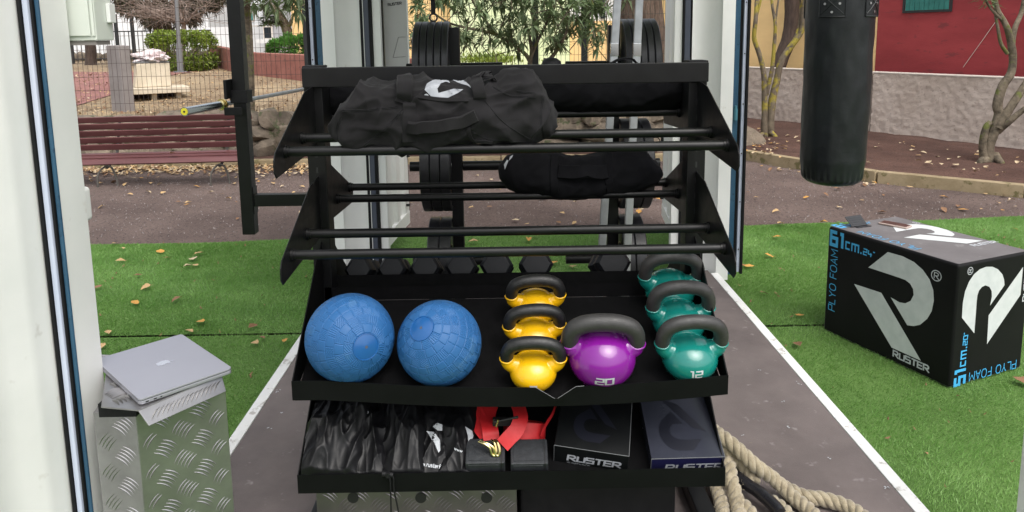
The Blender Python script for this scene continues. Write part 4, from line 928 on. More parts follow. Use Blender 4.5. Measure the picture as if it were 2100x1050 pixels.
kt = kettlebell('kb_teal', 'kb_grip', .206, .079, .060, .0205, .205, .108, 'teal kettlebell marked 12 at the front corner of the tray', G, '12', .02)
place(kt, 1410, 1.988, .02, .079)
k2 = dup(kt, label='teal kettlebell in the middle of its row, half hidden by the one marked 12'); place(k2, 1387, 1.988+.131, .0, .079)
k3 = dup(kt, label='rearmost teal kettlebell, at the foot of the rack upright'); place(k3, 1368, 1.988+.258, -.02, .079)
kp = kettlebell('kb_purple', 'kb_grip', .236, .0955, .080, .0250, .222, .124, 'large glossy purple kettlebell marked 20 with thick grey handle', G, '20', .023)
place(kp, 1232, 1.989, -.03, .0955)
# ------------------------------------------------------------------ sandbags
def lerp_tab(tab, u):
    for i in range(len(tab)-1):
        if u <= tab[i+1][0]:
            a, b = tab[i], tab[i+1]; f = (u-a[0])/(b[0]-a[0]); f = f*f*(3-2*f); return a[1]+(b[1]-a[1])*f
    return tab[-1][1]
def softbag(X0, X1, cy, ry, top, bot, seed, amp=.016, pw=5, nu=150, nv=90, ex=.75, shear=0, xw=0, fine=.003):
    m = MB(); o = V((seed*7.3, seed*2.1, seed*3.7))
    def f(a, b):
        t = 2*a-1; s_ = max(0., 1-abs(t)**pw)**.5; th = b*2*math.pi
        cs, sn = math.cos(th), math.sin(th); cs = math.copysign(abs(cs)**ex, cs); sn = math.copysign(abs(sn)**ex, sn)
        zt = lerp_tab(top, a); zb = lerp_tab(bot, a); zc = (zt+zb)/2; rz = (zt-zb)/2; sc = .25+.75*s_ if 0 < a < 1 else .18
        p = V((X0+(X1-X0)*a, cy-ry*cs*sc+shear*sn, zc+rz*sn*sc))
        p.x += xw*sn*(1-abs(t))
        q = p*4.2+o; n1 = 1-abs(noise.noise(V((q.x*1.2+q.z*.9, q.y, q.z*1.3))))*2; n2 = 1-abs(noise.noise(V((q.x*2.6-q.z*2, q.y*2, q.z*3))+o))*2
        d = amp*(.6*n1+.45*n2*n2+.5*noise.noise(q*.8))-.5*amp
        r3 = 1-2*abs(noise.noise(V((q.x*3.1+q.z*2.2, q.y*3, q.z*4.4-q.x*1.2))+o*2)); r4 = noise.noise(V((q.x*9, q.y*9, q.z*9))); d += fine*(r3*abs(r3)*1.3+.35*r4)
        return p+V((t*.6*(1-s_), -cs, sn)).normalized()*d
    m.grid(f, nu, nv, cv=True)
    n0 = 0; m.f += [tuple(range(nv))[::-1], tuple((nu-1)*nv+k for k in range(nv))]; m.mi += [0, 0]
    return m
def hit(bv, px, py):
    h = bv.ray_cast(O, ray(px, py).normalized())
    if not h[0]: return None, None
    n = h[1]; return h[0], (n if n.dot(ray(px, py)) < 0 else -n)
def densify(pts, st=6.):
    P = spline([(x, y, 0) for x, y in pts], 10); return [(p.x, p.y) for p in P]
def band(mb, bv, pts, wd, lift=lambda t: .004, th=.004):
    pp = densify(pts); H = [(hit(bv, *p)) for p in pp]; H = [(a, n) for a, n in H if a]
    if len(H) < 3: return
    ns = [sum((H[j][1] for j in range(max(0, i-4), min(len(H), i+5))), V()).normalized() for i in range(len(H))]
    C = [a+n*lift(i/(len(H)-1)) for i, ((a, _), n) in enumerate(zip(H, ns))]
    C = [C[0]]+[(C[i-1]+C[i]*2+C[i+1])/4 for i in range(1, len(C)-1)]+[C[-1]]
    vs = []
    for i, c in enumerate(C):
        t = (C[min(i+1, len(C)-1)]-C[max(i-1, 0)]).normalized(); s_ = t.cross(ns[i]).normalized()
        for dx, dn in ((-1, 0), (-.85, 1), (.85, 1), (1, 0)): vs.append(c+s_*wd/2*dx+ns[i]*th*dn)
    n = len(C); mb.add(vs, [(i*4+k, i*4+(k+1) % 4, i*4+4+(k+1) % 4, i*4+4+k) for i in range(n-1) for k in range(4)]+[(0, 1, 2, 3), ((n-1)*4+3, (n-1)*4+2, (n-1)*4+1, (n-1)*4)])
def seam(mb, bv, pts, r=.0011, off=.0006):
    P = [hit(bv, *p) for p in densify(pts)]; P = [a+n*off for a, n in P if a]
    if len(P) > 2: mb.tube(P, r, 5)
pxX = lambda px, y: AY(px, 230, y).x
Zt = lambda py, y=2.03: AY(900, py, y).z
XA, XB = pxX(677, 2.03), pxX(1141, 2.03); ua = lambda px: (px-677)/(1141-677)
top = [(ua(p), Zt(y, 2.1)) for p, y in ((677, 236), (690, 218), (712, 190), (750, 163), (830, 160), (900, 168), (960, 172), (1010, 166), (1050, 152), (1085, 146), (1108, 162), (1128, 200), (1141, 238))]
bot = [(ua(p), Zt(y, 1.98)) for p, y in ((677, 280), (690, 300), (740, 306), (850, 312), (960, 304), (1080, 301), (1125, 296), (1141, 272))]
bg1 = thing('sandbag', ((XA+XB)/2, 2.05, 1.4), 'large slumped charcoal canvas sandbag with white emblem on the top shelf', 'sandbag')
m = softbag(XA, XB, 2.085, .155, top, bot, 1.3, amp=.030, pw=9, nu=230, nv=150, ex=.62, fine=.006); bv = m.bvh(); sh = m.build('shell', 'canvas', bg1, ang=180)
m = MB(); band(m, bv, [(830, 158), (831, 175), (832, 195), (826, 212)], .044, lambda t: .003+.022*math.sin(math.pi*min(1, t*1.15)), .005); m.build('handle', 'canvas', bg1, ang=50)
m = MB(); band(m, bv, [(1012, 163), (996, 170), (985, 185), (984, 204)], .036, lambda t: .003+.028*math.sin(math.pi*min(1, t)), .005); m.build('handle', 'canvas', bg1, ang=50)
m = MB(); band(m, bv, [(836, 258), (860, 262), (900, 258), (940, 250), (978, 236)], .034, lambda t: .002+.009*math.sin(math.pi*t), .010); m.build('handle', 'canvas', bg1, ang=50)
m = MB(); band(m, bv, [(848, 196), (900, 204), (960, 206)], .012, lambda t: .001, .003); band(m, bv, [(840, 206), (838, 240), (838, 290)], .034, lambda t: .002, .003); band(m, bv, [(972, 228), (962, 252), (968, 285), (1010, 292)], .010, lambda t: .001, .003); m.build('reinforcement', 'canvas', bg1, ang=50)
m = MB()
for p in ([(700, 226), (760, 224), (815, 218)], [(700, 236), (690, 262), (694, 292)], [(828, 222), (790, 262), (745, 298)], [(993, 205), (1030, 248), (1078, 280), (1110, 294)], [(968, 270), (1010, 286), (1070, 291), (1128, 290)], [(1112, 200), (1108, 245), (1118, 292)], [(1060, 186), (1096, 190)], [(1010, 178), (1050, 196), (1096, 198)]): seam(m, bv, p); seam(m, bv, [(x+2.5, y+2.5) for x, y in p])
m.build('stitching', 'stitch', bg1, smooth=False)
E1 = [(871, 185), (876, 172), (888, 165), (905, 161), (916, 162), (923, 171), (914, 168), (904, 172), (897, 182), (899, 191), (910, 188), (930, 183), (950, 184), (940, 191), (915, 203), (900, 206), (889, 205), (882, 196)]
E2 = [(922, 162), (940, 161), (952, 166), (962, 175), (971, 185), (958, 176), (940, 171)]
m = MB(); decal(m, bv, [E1, E2], 3, .0016, pic); m.build('emblem', 'emblem_grey', sh, smooth=False, fix=False)
m = MB(); RG = lambda cx, cy, r: [[(cx+r*math.cos(a), cy+r*math.sin(a)), (cx+r*math.cos(a+.42), cy+r*math.sin(a+.42)), (cx+.74*r*math.cos(a+.42), cy+.74*r*math.sin(a+.42)), (cx+.74*r*math.cos(a), cy+.74*r*math.sin(a))] for a in np.arange(0, 6.28, .42)]
decal(m, bv, RG(873.5, 197, 4.6), 0, .0016, pic); q, w_ = text_quads('R', 4.4, w=.2); decal(m, bv, [[(871.8+p.x, 199.2-p.y) for p in f] for f in q], 0, .0016, pic); m.build('registered_mark', 'print_white', sh, smooth=False, fix=False)
# second shelf, rear: lighter sandbag
def bag2(name, label, pl, pr, y, tp, bt, ry, seed, mat='canvas_dark', amp=.012, pw=7):
    A_, B_ = AY(pl, 350, y).x, AY(pr, 350, y).x; u = lambda p: (p-pl)/(pr-pl); yf = y-ry
    t = thing('sandbag', ((A_+B_)/2, y, 1.1), label, 'sandbag')
    m = softbag(A_, B_, y, ry, [(u(p), AY(1100, q, yf+.03).z) for p, q in tp], [(u(p), AY(1100, q, yf+.03).z) for p, q in bt], seed, amp=amp, pw=pw, nu=120, nv=80, ex=.8)
    return t, m.bvh(), m.build('shell', mat, t, ang=180)
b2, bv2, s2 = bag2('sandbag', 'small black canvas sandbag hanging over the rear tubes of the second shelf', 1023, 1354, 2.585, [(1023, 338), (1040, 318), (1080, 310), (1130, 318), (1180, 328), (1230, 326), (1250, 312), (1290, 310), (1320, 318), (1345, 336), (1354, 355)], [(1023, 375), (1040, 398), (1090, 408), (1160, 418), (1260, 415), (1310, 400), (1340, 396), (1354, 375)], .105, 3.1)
m = MB(); band(m, bv2, [(1144, 352), (1180, 356), (1215, 356), (1246, 352)], .05, lambda t: .003+.016*math.sin(math.pi*t), .010); m.build('handle', 'canvas_dark', b2, ang=50)
m = MB(); band(m, bv2, [(1138, 320), (1136, 360), (1138, 396)], .03, lambda t: .002, .003); m.build('reinforcement', 'canvas_dark', b2, ang=50)
m = MB(); band(m, bv2, [(1250, 318), (1248, 360), (1252, 392)], .03, lambda t: .002, .003); m.build('reinforcement', 'canvas_dark', b2, ang=50)
m = MB(); decal(m, bv2, [[(1034, 338), (1040, 328), (1043, 330), (1036, 348)], [(1046, 322), (1053, 318), (1050, 324), (1044, 330)]], 1, .0015, pic); m.build('emblem', 'print_white', s2, smooth=False, fix=False)
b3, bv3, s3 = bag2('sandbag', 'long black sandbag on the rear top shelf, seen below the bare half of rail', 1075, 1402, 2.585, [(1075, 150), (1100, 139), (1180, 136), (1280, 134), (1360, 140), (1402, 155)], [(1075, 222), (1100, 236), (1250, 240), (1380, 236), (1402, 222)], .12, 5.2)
m = MB(); zt = lerp_tab([(0, AY(1100, 136, 2.5).z), (1, AY(1100, 136, 2.5).z)], .5)
a_ = AY(1238, 135, 2.56); b_ = AY(1345, 137, 2.56); P = spline([AY(1205, 140, 2.55), AY(1245, 132, 2.55), AY(1270, 120, 2.55), AY(1295, 119, 2.55), AY(1310, 130, 2.55), AY(1345, 137, 2.55), AY(1360, 142, 2.55)], 8)
m.add([p+V((0, s_*.022, 0))+V((0, 0, d_)) for p in P for s_, d_ in ((-1, 0), (1, 0), (1, -.006), (-1, -.006))], [(i*4+k, i*4+(k+1) % 4, i*4+4+(k+1) % 4, i*4+4+k) for i in range(len(P)-1) for k in range(4)]); m.build('handle', 'canvas_dark', b3, ang=50)
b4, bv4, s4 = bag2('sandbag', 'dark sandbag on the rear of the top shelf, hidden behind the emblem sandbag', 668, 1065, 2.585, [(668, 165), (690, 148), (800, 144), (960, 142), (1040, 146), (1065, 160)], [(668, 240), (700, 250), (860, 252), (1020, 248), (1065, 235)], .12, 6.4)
m = MB(); c_ = AY(1131, 132, 2.62); m.lathe([(.034, -.03), (.036, .0), (.032, .012), (.018, .022), (1e-4, .025)], 28, Matrix.Translation(c_), cap=False)
m.lathe([(.012, -.09), (.012, -.03), (.034, -.03)], 16, Matrix.Translation(c_)); tag(m.build('round_knob', 'rubber', loc=c_-V((0, 0, .09))), 'black domed knob poking above the top rail beside the rear sandbag', 'knob')
# ------------------------------------------------------------------ lower tray contents
Tz = lambda x, y: .409+.385*(y-YF)
sN = V((0, -math.sin(SL), math.cos(SL))); sU = V((0, math.cos(SL), math.sin(SL)))
def onslope(px, y): x = AY(px, 930, y).x; return V((x, y, Tz(x, y)+.002))
def nbag(label, cpx, y, wd, ln, th, seed, rot=0, amp=.018):
    c = onslope(cpx, y); t = thing('drawstring_bag', c, label, 'bag', 'black nylon drawstring bags in the lower tray'); o = V((seed*5.1, seed, 3-seed)); m = MB(); nu, nv = 90, 120
    def top(a, b):
        xn = 2*a-1; p = V((xn*wd*1.1*5, b*ln*5, 0))+o
        f1 = 1-2*abs(noise.noise(V((p.x*.95+p.y*.45*math.sin(seed*3)+.9*noise.noise(p*.8), p.y*.85+p.x*.4*math.cos(seed*5), 0)))); f2 = 1-2*abs(noise.noise(V((p.x*1.9-p.y*1.0, p.y*1.3+p.x*.9, 4)))); f3 = 1-2*abs(noise.noise(V((p.x*3.6+p.y*2.4, p.y*2.6-p.x*1.6, 9)))); f4 = noise.noise(V((p.x*.8, p.y*.9, 2)))
        edge = max(0, 1-abs(xn)**3)**.55; fr = min(1, .40+.60*(b/.55)) if b < .55 else 1-.45*((b-.55)/.45)**2
        fr *= min(1, (b/.05))**.5 if b < .05 else 1
        h = th*edge*fr*(1+.30*f4)+amp*edge*(1.0*f1*abs(f1)+.62*f2*abs(f2)+.22*f3*abs(f3))*(.35+.65*min(1, b*4))
        x = c.x+xn*wd*.56+rot*(b-.4)*ln; yy = YF+.008+b*ln*math.cos(SL)
        return V((max(XL+.008, x), yy, Tz(0, yy)+.003))+sN*max(.001, h)
    m.grid(top, nu, nv)
    for rng_ in ([i*nv for i in range(nu)], [i*nv+nv-1 for i in range(nu)], list(range(nv)), [(nu-1)*nv+k for k in range(nv)]):
        n0 = len(m.v)
        for i in rng_: p = m.v[i]; m.v.append(V((p.x, p.y, Tz(0, p.y)+.0025)))
        for k in range(len(rng_)-1): m.f.append((rng_[k], rng_[k+1], n0+k+1, n0+k)); m.mi.append(0)
    bv = m.bvh(); return t, bv, m.build('shell', 'nylon', t, ang=180)
nbag('crumpled shiny black nylon bag filling the outer corner of the lower tray', 697, 2.06, .215, .34, .105, 1.7, .06, .026)
n2 = nbag('narrow crumpled black nylon bag beside the corner bag, without print', 768, 2.05, .125, .33, .085, 3.3, .02, .022)
n3 = nbag('rounded black nylon bag with a cord lock over the tray lip', 832, 2.05, .155, .33, .10, 4.9, -.03, .017)
n4 = nbag('black nylon bag printed with a web address and a pale curved mark', 894, 2.04, .135, .31, .085, 6.2, .06, .014)
n5 = nbag('black nylon bag with a white stripe next to the red strap', 942, 2.06, .12, .30, .085, 7.7, .08, .016)
def wrap_text(mb, bv, txt, p, q, h, w=.2, n=0):
    qd, wt = text_quads(txt, 1, w=w); d = V((q[0]-p[0], q[1]-p[1], 0)); s_ = d.length/wt; d.normalize(); e = V((d.y, -d.x, 0))
    decal(mb, bv, [[V((p[0], p[1], 0))+d*(v.x*s_)+e*(v.y*h) for v in f] for f in qd], n, .0016, pic)
m = MB(); decal(m, n4[1], [[(875, 884), (890.6, 886.7), (902, 903), (903.4, 924), (899.6, 929), (890, 908)], [(888, 875), (897, 868), (912, 873), (908, 884), (897, 883)]], 2, .0016, pic); wrap_text(m, n4[1], 'w.rusterfit', (867, 955), (909, 962), 7.5, .22); m.build('lettering', 'print_white', n4[2], smooth=False, fix=False)
m = MB(); decal(m, n5[1], [[(953.6, 875), (967.7, 884), (970, 893), (966, 908.6), (960, 910), (958.7, 893)]], 2, .0016, pic); wrap_text(m, n5[1], 'www', (932, 922), (947, 928), 5.5, .24); m.build('lettering', 'print_white', n5[2], smooth=False, fix=False)
m = MB(); wrap_text(m, n2[1], 'rustern', (741, 825), (753, 849), 6, .22); m.build('lettering', 'print_white', n2[2], smooth=False, fix=False)
cl = AY(796, 973, 1.892); m = MB(); m.tube([cl+V((-.017, 0, .003)), cl+V((.014, 0, -.002))], .0075, 14); m.box(cl.x-.005, cl.x+.005, cl.y-.010, cl.y+.004, cl.z-.006, cl.z+.009); m.build('cord_lock', 'rubber', n3[0], bev=.001)
m = MB()
for a, b in ((800, 802), (807, 817)): m.tube(spline([AY(785, 955, 1.93), AY(790, 968, 1.897), AY(a-1, 978, 1.889), AY(a+1, 1005, 1.888), AY(b, 1050, 1.887), AY(b+1, 1090, 1.887)], 6), .0022, 8)
m.build('drawstring', 'rubber', n3[0])
def carton(label, fl, fr, dep, hh, mats, txts, back=None, mark=None, tilt=1.):
    x = (fr-fl).normalized(); n = (sN-x*sN.dot(x)).normalized(); y = n.cross(x); W = (fr-fl).length
    t = thing('cardboard_box', fl-n*hh, label, 'box'); T = frame(fl, x, y)     # x across, y back along the slope, z out of the tray
    m = MB(); m.box(0, W, 0, dep, -hh, 0, T); b_ = m.build('carton', mats[0], t, bev=.002, seg=2)
    m = MB(); m.box(.001, W-.001, -.0006, .001, -hh+.002, -.003, T); m.build('end_panel', mats[1], t)
    Tf = frame(fl-n*hh+V((0, 0, 0))-y*.0012, x, n)
    m = MB()
    for s_, px, pz, h, kw in txts: print_text(m, s_, Tf @ Matrix.Translation((px, pz, 0)), h, **kw)
    m.build('lettering', 'print_white', t, smooth=False, fix=False)
    if mark:
        m = MB()
        for poly in mark: m.sheet([T @ V((u*W, v*dep, .0009)) for u, v in poly])
        m.build('printed_mark', 'box_mark', t, smooth=False)
    m = MB(); e = T @ V((0, 0, 0)); 
    for a, b in (((0, 0, 0), (W, 0, 0)), ((W, 0, 0), (W, dep, 0)), ((0, 0, 0), (0, 0, -hh))): m.tube([T @ V(a), T @ V(b)], .0010, 6)
    m.build('worn_edge', 'box_edge', t)
    return t
# the striding letter mark, traced in its own unit square (x right, y up)
def arc(cx, cy, rx, ry, a0_, a1_, n=14): return [(cx+rx*math.cos(R(a0_+(a1_-a0_)*i/n)), cy+ry*math.sin(R(a0_+(a1_-a0_)*i/n))) for i in range(n+1)]
flip = lambda P: [(1-u, 1-v) for u, v in P]
MK1 = [(.14, .78), (.36, 1.0)]+arc(.62, .62, .38, .38, 90, -60, 16)+[(.66, .16), (.46, .44)]+arc(.60, .60, .17, .17, -80, 90, 10)+[(.52, .78)]
MK2 = [(.0, .62), (.28, .52), (.82, -.12), (.48, .0)]
fl = AY(1136.5, 913, 1.957); fr = AY(1290, 936, 1.918)
carton('black cardboard box with white RUSTER lettering, next to the rubber blocks', fl, fr, .24, .098, ('box_black', 'box_black'), [('RUSTER', .040, .044, .0215, dict(w=.24, slant=.12, sx=1.25, gap=.2)), ('SUSPENSION', .040, .030, .006, dict(w=.14, gap=.4))], mark=[[(.22+.6*(1-u), .12+.6*(1-v)) for u, v in q] for q in (MK1, MK2)])
fl = AY(1336, 941.5, 1.925); fr = AY(1487, 937, 1.92)
carton('dark navy cardboard box with a large faint emblem, in the tray corner', fl, fr, .25, .092, ('box_navy', 'box_side_navy'), [('RUSTER', .042, .042, .023, dict(w=.22, slant=.15, sx=1.25, gap=.2))], mark=[[(.18+.66*(1-u), .10+.66*(1-v)) for u, v in q] for q in (MK1, MK2)])
def block(label, px0, px1, y, h, seed):
    a = AY(px0, 960, y); b = AY(px1, 960, y); zt_ = h
    t = thing('rubber_block', (a.x, y, a.z), label, 'block')
    T = frame(V((a.x, y, Tz(0, y)+.003)), (1, 0, 0), sU); W = b.x-a.x
    m = MB(); m.box(0, W, 0, .085, 0, h, T); m.build('body', 'block_grey', t, bev=.005)
    m = MB(); m.box(W*.08, W*.86, .010, .075, h, h+.0015, T); m.box(W*.08, W*.86, -.0015, 0, .01, h-.006, T); m.build('grip_pad', 'block_grey', t, bev=.0005)
    m = MB(); m.box(W*.90, W*.925, -.0012, .083, -.0005, h+.0012, T); m.build('groove', 'ink', t)
block('dark grey embossed rubber block under the brass hook', 955, 1036, 1.925, .068, 1)
block('dark grey rubber block between its twin and the black lettered box', 1047, 1124, 1.925, .062, 2)
# red ratchet strap
st = thing('ratchet_strap', onslope(1060, 2.08), 'coiled bright red webbing strap with a brass hook in the lower tray', 'strap')
def ribbon(mb, P, side, wd, th=.0022):
    P = [V(p) for p in P]; vs = []
    for i, p in enumerate(P):
        t = (P[min(i+1, len(P)-1)]-P[max(i-1, 0)]).normalized(); s_ = side(i/(len(P)-1)) if callable(side) else V(side); s_ = (s_-t*s_.dot(t)).normalized(); n = t.cross(s_)
        for a, b in ((-1, -1), (1, -1), (1, 1), (-1, 1)): vs.append(p+s_*wd/2*a+n*th/2*b)
    mb.add(vs, [(i*4+k, i*4+(k+1) % 4, i*4+4+(k+1) % 4, i*4+4+k) for i in range(len(P)-1) for k in range(4)]+[(0, 1, 2, 3), (len(vs)-1, len(vs)-2, len(vs)-3, len(vs)-4)])
cc = AY(1074, 886, 2.05); axn = V((.10, .42, .90)).normalized(); ex_ = V((1, 0, 0)); ex_ = (ex_-axn*ex_.dot(axn)).normalized(); ey_ = axn.cross(ex_)
m = MB(); P = []
for i in range(150):
    th = i/149*2*math.pi*5.2+1; r = .030+.0064*th/6.28; P.append(cc+ex_*r*1.05*math.cos(th)+ey_*r*math.sin(th))
ribbon(m, P, axn, .062); m.build('coil', 'red_strap', st, ang=50)
m = MB(); ribbon(m, spline([AY(966, 815, 2.12), AY(974, 845, 2.06), AY(985, 870, 2.02), AY(1002, 893, 1.985), AY(1010, 903, 1.975)], 8), lambda t: V((1, .1, .12+.2*t)), .052)
ribbon(m, spline([AY(1008, 902, 1.972), AY(1005, 880, 1.99), AY(1000, 850, 2.05), AY(1012, 815, 2.12)], 8), V((1, .2, -.1)), .048)
m.build('webbing', 'red_strap', st, ang=50)
m = MB(); ribbon(m, spline([AY(1030, 913, 1.945), AY(1045, 897, 1.955), AY(1060, 880, 1.97), AY(1068, 855, 2.0), AY(1062, 830, 2.06)], 8), lambda t: V((.7-.3*t, -.1, -.55+.5*t)), .044); ribbon(m, spline([AY(1110, 895, 2.0), AY(1120, 870, 2.02), AY(1135, 845, 2.08), AY(1142, 820, 2.14)], 6), V((.3, .5, -1)), .012); m.build('loose_end', 'red_strap', st, ang=50)
m = MB()
for off in (0, 7):
    m.tube(spline([AY(982+off*.3, 905-off*.2, 1.935), AY(993+off, 910, 1.925), AY(1004+off, 918, 1.92), AY(1009+off, 931, 1.918), AY(1015+off, 934, 1.918), AY(1018+off, 925, 1.92), AY(1014+off, 908, 1.93), AY(1008+off, 903, 1.945)], 6), .0038, 10)
m.build('hook', 'brass', st)
m = MB(); c_ = AY(1035, 865, 2.0); m.box(c_.x-.035, c_.x+.03, c_.y-.004, c_.y+.012, c_.z-.012, c_.z+.010, None); m.tube([c_+V((-.03, -.008, .004)), c_+V((.04, -.01, .02))], .0042, 10); m.build('ratchet', 'ring_black', st, bev=.002)
m = MB(); m.tube([c_+V((-.024, -.012, -.008)), c_+V((-.018, -.012, .014))], .0035, 8); m.build('ratchet_pin', 'brass', st)
# ------------------------------------------------------------------ hex dumbbells on the rear tray
hx = [(736, .049), (803, .050), (870, .053), (945, .056), (1019, .058), (1100, .060), (1256, .062)]
def hexbell(r, label):
    t = thing('hex_dumbbell', (0, 0, 0), label, 'dumbbell', 'hex dumbbells on the rear tray')
    for s_ in (-1, 1):
        m = MB(); k = [(math.cos(R(60*i)), math.sin(R(60*i))) for i in range(6)]
        T = frame((0, s_*.075, 0), (1, 0, 0), (0, 0, 1)); q = [(x*r, y*r) for x, y in k]; qi = [(x*r*.80, y*r*.80) for x, y in k]
        m.add([T @ V((*p, z)) for z, pp in ((-.045, qi), (-.03, q), (.03, q), (.045, qi)) for p in pp], [tuple(range(6))[::-1], tuple(range(18, 24))]+[(l*6+i, l*6+(i+1) % 6, l*6+6+(i+1) % 6, l*6+6+i) for l in range(3) for i in range(6)])
        m.build('head', 'hex_black', t, bev=.002)
    m = MB(); m.tube([(0, -.04, 0), (0, 0, 0), (0, .04, 0)], [.014, .017, .014], 16); m.build('handle', 'chrome', t); return t
wordsD = ['smallest hex dumbbell, first of the row from the bench side', 'second hex dumbbell of the row behind the upper tray', 'third hex dumbbell of the row, behind the gap between the blue balls', 'fourth hex dumbbell of the row, above the second blue ball', 'fifth hex dumbbell of the row, close to the yellow kettlebells', 'sixth hex dumbbell of the row, directly behind the yellow kettlebells', 'largest hex dumbbell, set apart behind the rearmost teal kettlebell']
for (px, r), lb_ in zip(hx, wordsD):
    y = 2.505; d = hexbell(r, lb_); x = AY(px, 540, y-.1).x; d.location = (x, y, .852+.866*r-.043); d.rotation_euler = (-SL, 0, random.uniform(-.03, .03))
for yr in (2.42, 2.59):
    z = .852-.043+(2.505-yr)*math.tan(SL)-.0125; m = MB(); m.tube([(XL+.002, yr, z), (XR-.002, yr, z)], .011, 14); m.build('dumbbell_rail', 'rack_black', rk)
def disc(name, label, c, ax, r, th, mat='plate_black', group=None, cat='weight plate', rim=.022):
    t = thing(name, c, label, cat, group); T = V(ax).to_track_quat('Z', 'Y').to_matrix().to_4x4(); T.translation = c
    h = th/2; m = MB(); m.lathe([(.026, -h*.8), (r*.35, -h*.8), (r*.38, -h*.55), (r-rim*1.6, -h*.55), (r-rim, -h*.95), (r-.004, -h), (r, -h+.004), (r, h-.004), (r-.004, h), (r-rim, h*.95), (r-rim*1.6, h*.55), (r*.38, h*.55), (r*.35, h*.8), (.026, h*.8)], 64, T, cap=False); m.build('rim', mat, t)
    m = MB(); m.lathe([(.0255, -h*.81), (.034, -h*.83), (.034, h*.83), (.0255, h*.81)], 32, T, cap=False); m.build('hub', 'chrome', t); return t
# ------------------------------------------------------------------ plate tree at the far end of the container
YP = 3.6; PZ = (1.518, 1.03, .54); PX = (-.255, .522)
pk = thing('plate_rack', (.13, YP, FZ), 'black steel plate rack with horizontal pegs at the far end of the container floor', 'plate rack')
for x in PX:
    m = MB(); m.box(x-.028, x+.028, YP-.03, YP+.03, FZ, AY(936, 56, YP).z); m.build('upright', 'rack_black', pk, bev=.004)
    m = MB(); m.box(x-.03, x+.03, YP-.3, YP+.3, FZ+.001, FZ+.05); m.build('foot', 'rack_black', pk, bev=.004)
    for z in PZ: m = MB(); m.tube([(x-.235, YP, z), (x-.03, YP, z)], .0245, 20); m.tube([(x+.03, YP, z), (x+.235, YP, z)], .0245, 20); m.build('peg', 'rack_black', pk)
m = MB(); m.box(PX[0]+.029, PX[1]-.029, YP-.02, YP+.02, .25, .30); m.build('cross_tube', 'rack_black', pk, bev=.003)
GP = 'weight plates on the plate rack'
proto = {}
def plate(x, z, r, th, label):
    k = (r, th)
    if k not in proto: proto[k] = disc('weight_plate', label, V((x, YP, z)), (1, 0, 0), r, th, group=GP); return
    dup(proto[k], loc=(x, YP, z), label=label)
cn = ['outermost', 'second', 'third', 'fourth', 'innermost']
for i in range(5): plate(PX[0]-.166+.0335*i, PZ[0], .225, .032, f'{cn[i]} large black bumper plate on the upper peg beside the notice board')
for i in range(3): plate(PX[0]-.140+.048*i, PZ[1], .225, .046, f'{["outer", "middle", "inner"][i]} thick black bumper plate on the middle peg beside the notice board')
for i in range(2): plate(PX[0]-.115+.058*i, PZ[2], .225, .056, f'{["outer", "inner"][i]} very thick bumper plate on the lowest peg, above the hex dumbbells')
for i in range(5): plate(PX[1]+.046+.0335*i, PZ[0], .225, .032, f'{cn[4-i]} large black bumper plate on the upper peg before the thick tree trunk')
for i in range(3): plate(PX[1]+.052+.048*i, PZ[1], .225, .046, f'{["inner", "middle", "outer"][i]} black bumper plate on the middle peg behind the small sandbag')
for i in range(2): plate(PX[1]+.057+.058*i, PZ[2], .225, .056, f'{["inner", "outer"][i]} very thick bumper plate on the lowest peg behind the teal kettlebells')
hg = AY(889, 44, YP-.02); hp = thing('hanging_strap', (hg.x, YP-.02, 2.80), 'black strap with ring hanging down above the left weight plates', 'strap')
m = MB(); m.box(hg.x-.011, hg.x+.011, YP-.022, YP-.018, hg.z+.035, 2.799); m.box(hg.x-.016, hg.x+.016, YP-.03, YP-.01, hg.z+.10, hg.z+.125); m.build('webbing', 'rubber', hp)
m = MB(); m.tube([hg+V((math.cos(t)*.018, 0, .018+math.sin(t)*.018)) for t in np.linspace(0, 6.28, 19)[:-1]], .0045, 8, closed=True); m.build('ring', 'ring_black', hp)
r0 = [AY(1266, 0, 3.3), AY(1311, 0, 3.3)]; r1 = [AY(1235, 500, 3.22), AY(1287, 500, 3.22)]
ld = thing('aluminium_ladder', (.48, 3.2, FZ), 'narrow pale aluminium rails leaning in front of the right plate stack', 'ladder')
for a, b in zip(r0, r1):
    d = (b-a); lo_ = a+d*((FZ-a.z)/d.z); hi_ = a-d*.5
    m = MB(); m.bar(lo_, hi_, .034, .022, V((0, -1, 0))); o = m.build('rail', 'alu_rail', ld, bev=.003)
    m = MB(); q = a.lerp(b, .20); m.bar(q+V((0, -.001, .03)), q+V((0, -.001, -.03)), .036, .026, V((0, -1, 0))); m.build('joint', 'chrome', o, bev=.003)
    m = MB()
    for f in (.3, .55, .8, .93): q = a.lerp(b, f); m.tube([q+V((0, -.012, 0)), q+V((0, -.0135, 0))], .004, 8)
    m.build('rivet', 'ink', o)
for z in (.24, 2.2):
    a, b = [p+(q-p)*((z-p.z)/(q-p).z) for p, q in zip(r0, r1)]; m = MB(); m.tube([a, b], .012, 10); m.build('rung', 'alu_rail', ld)
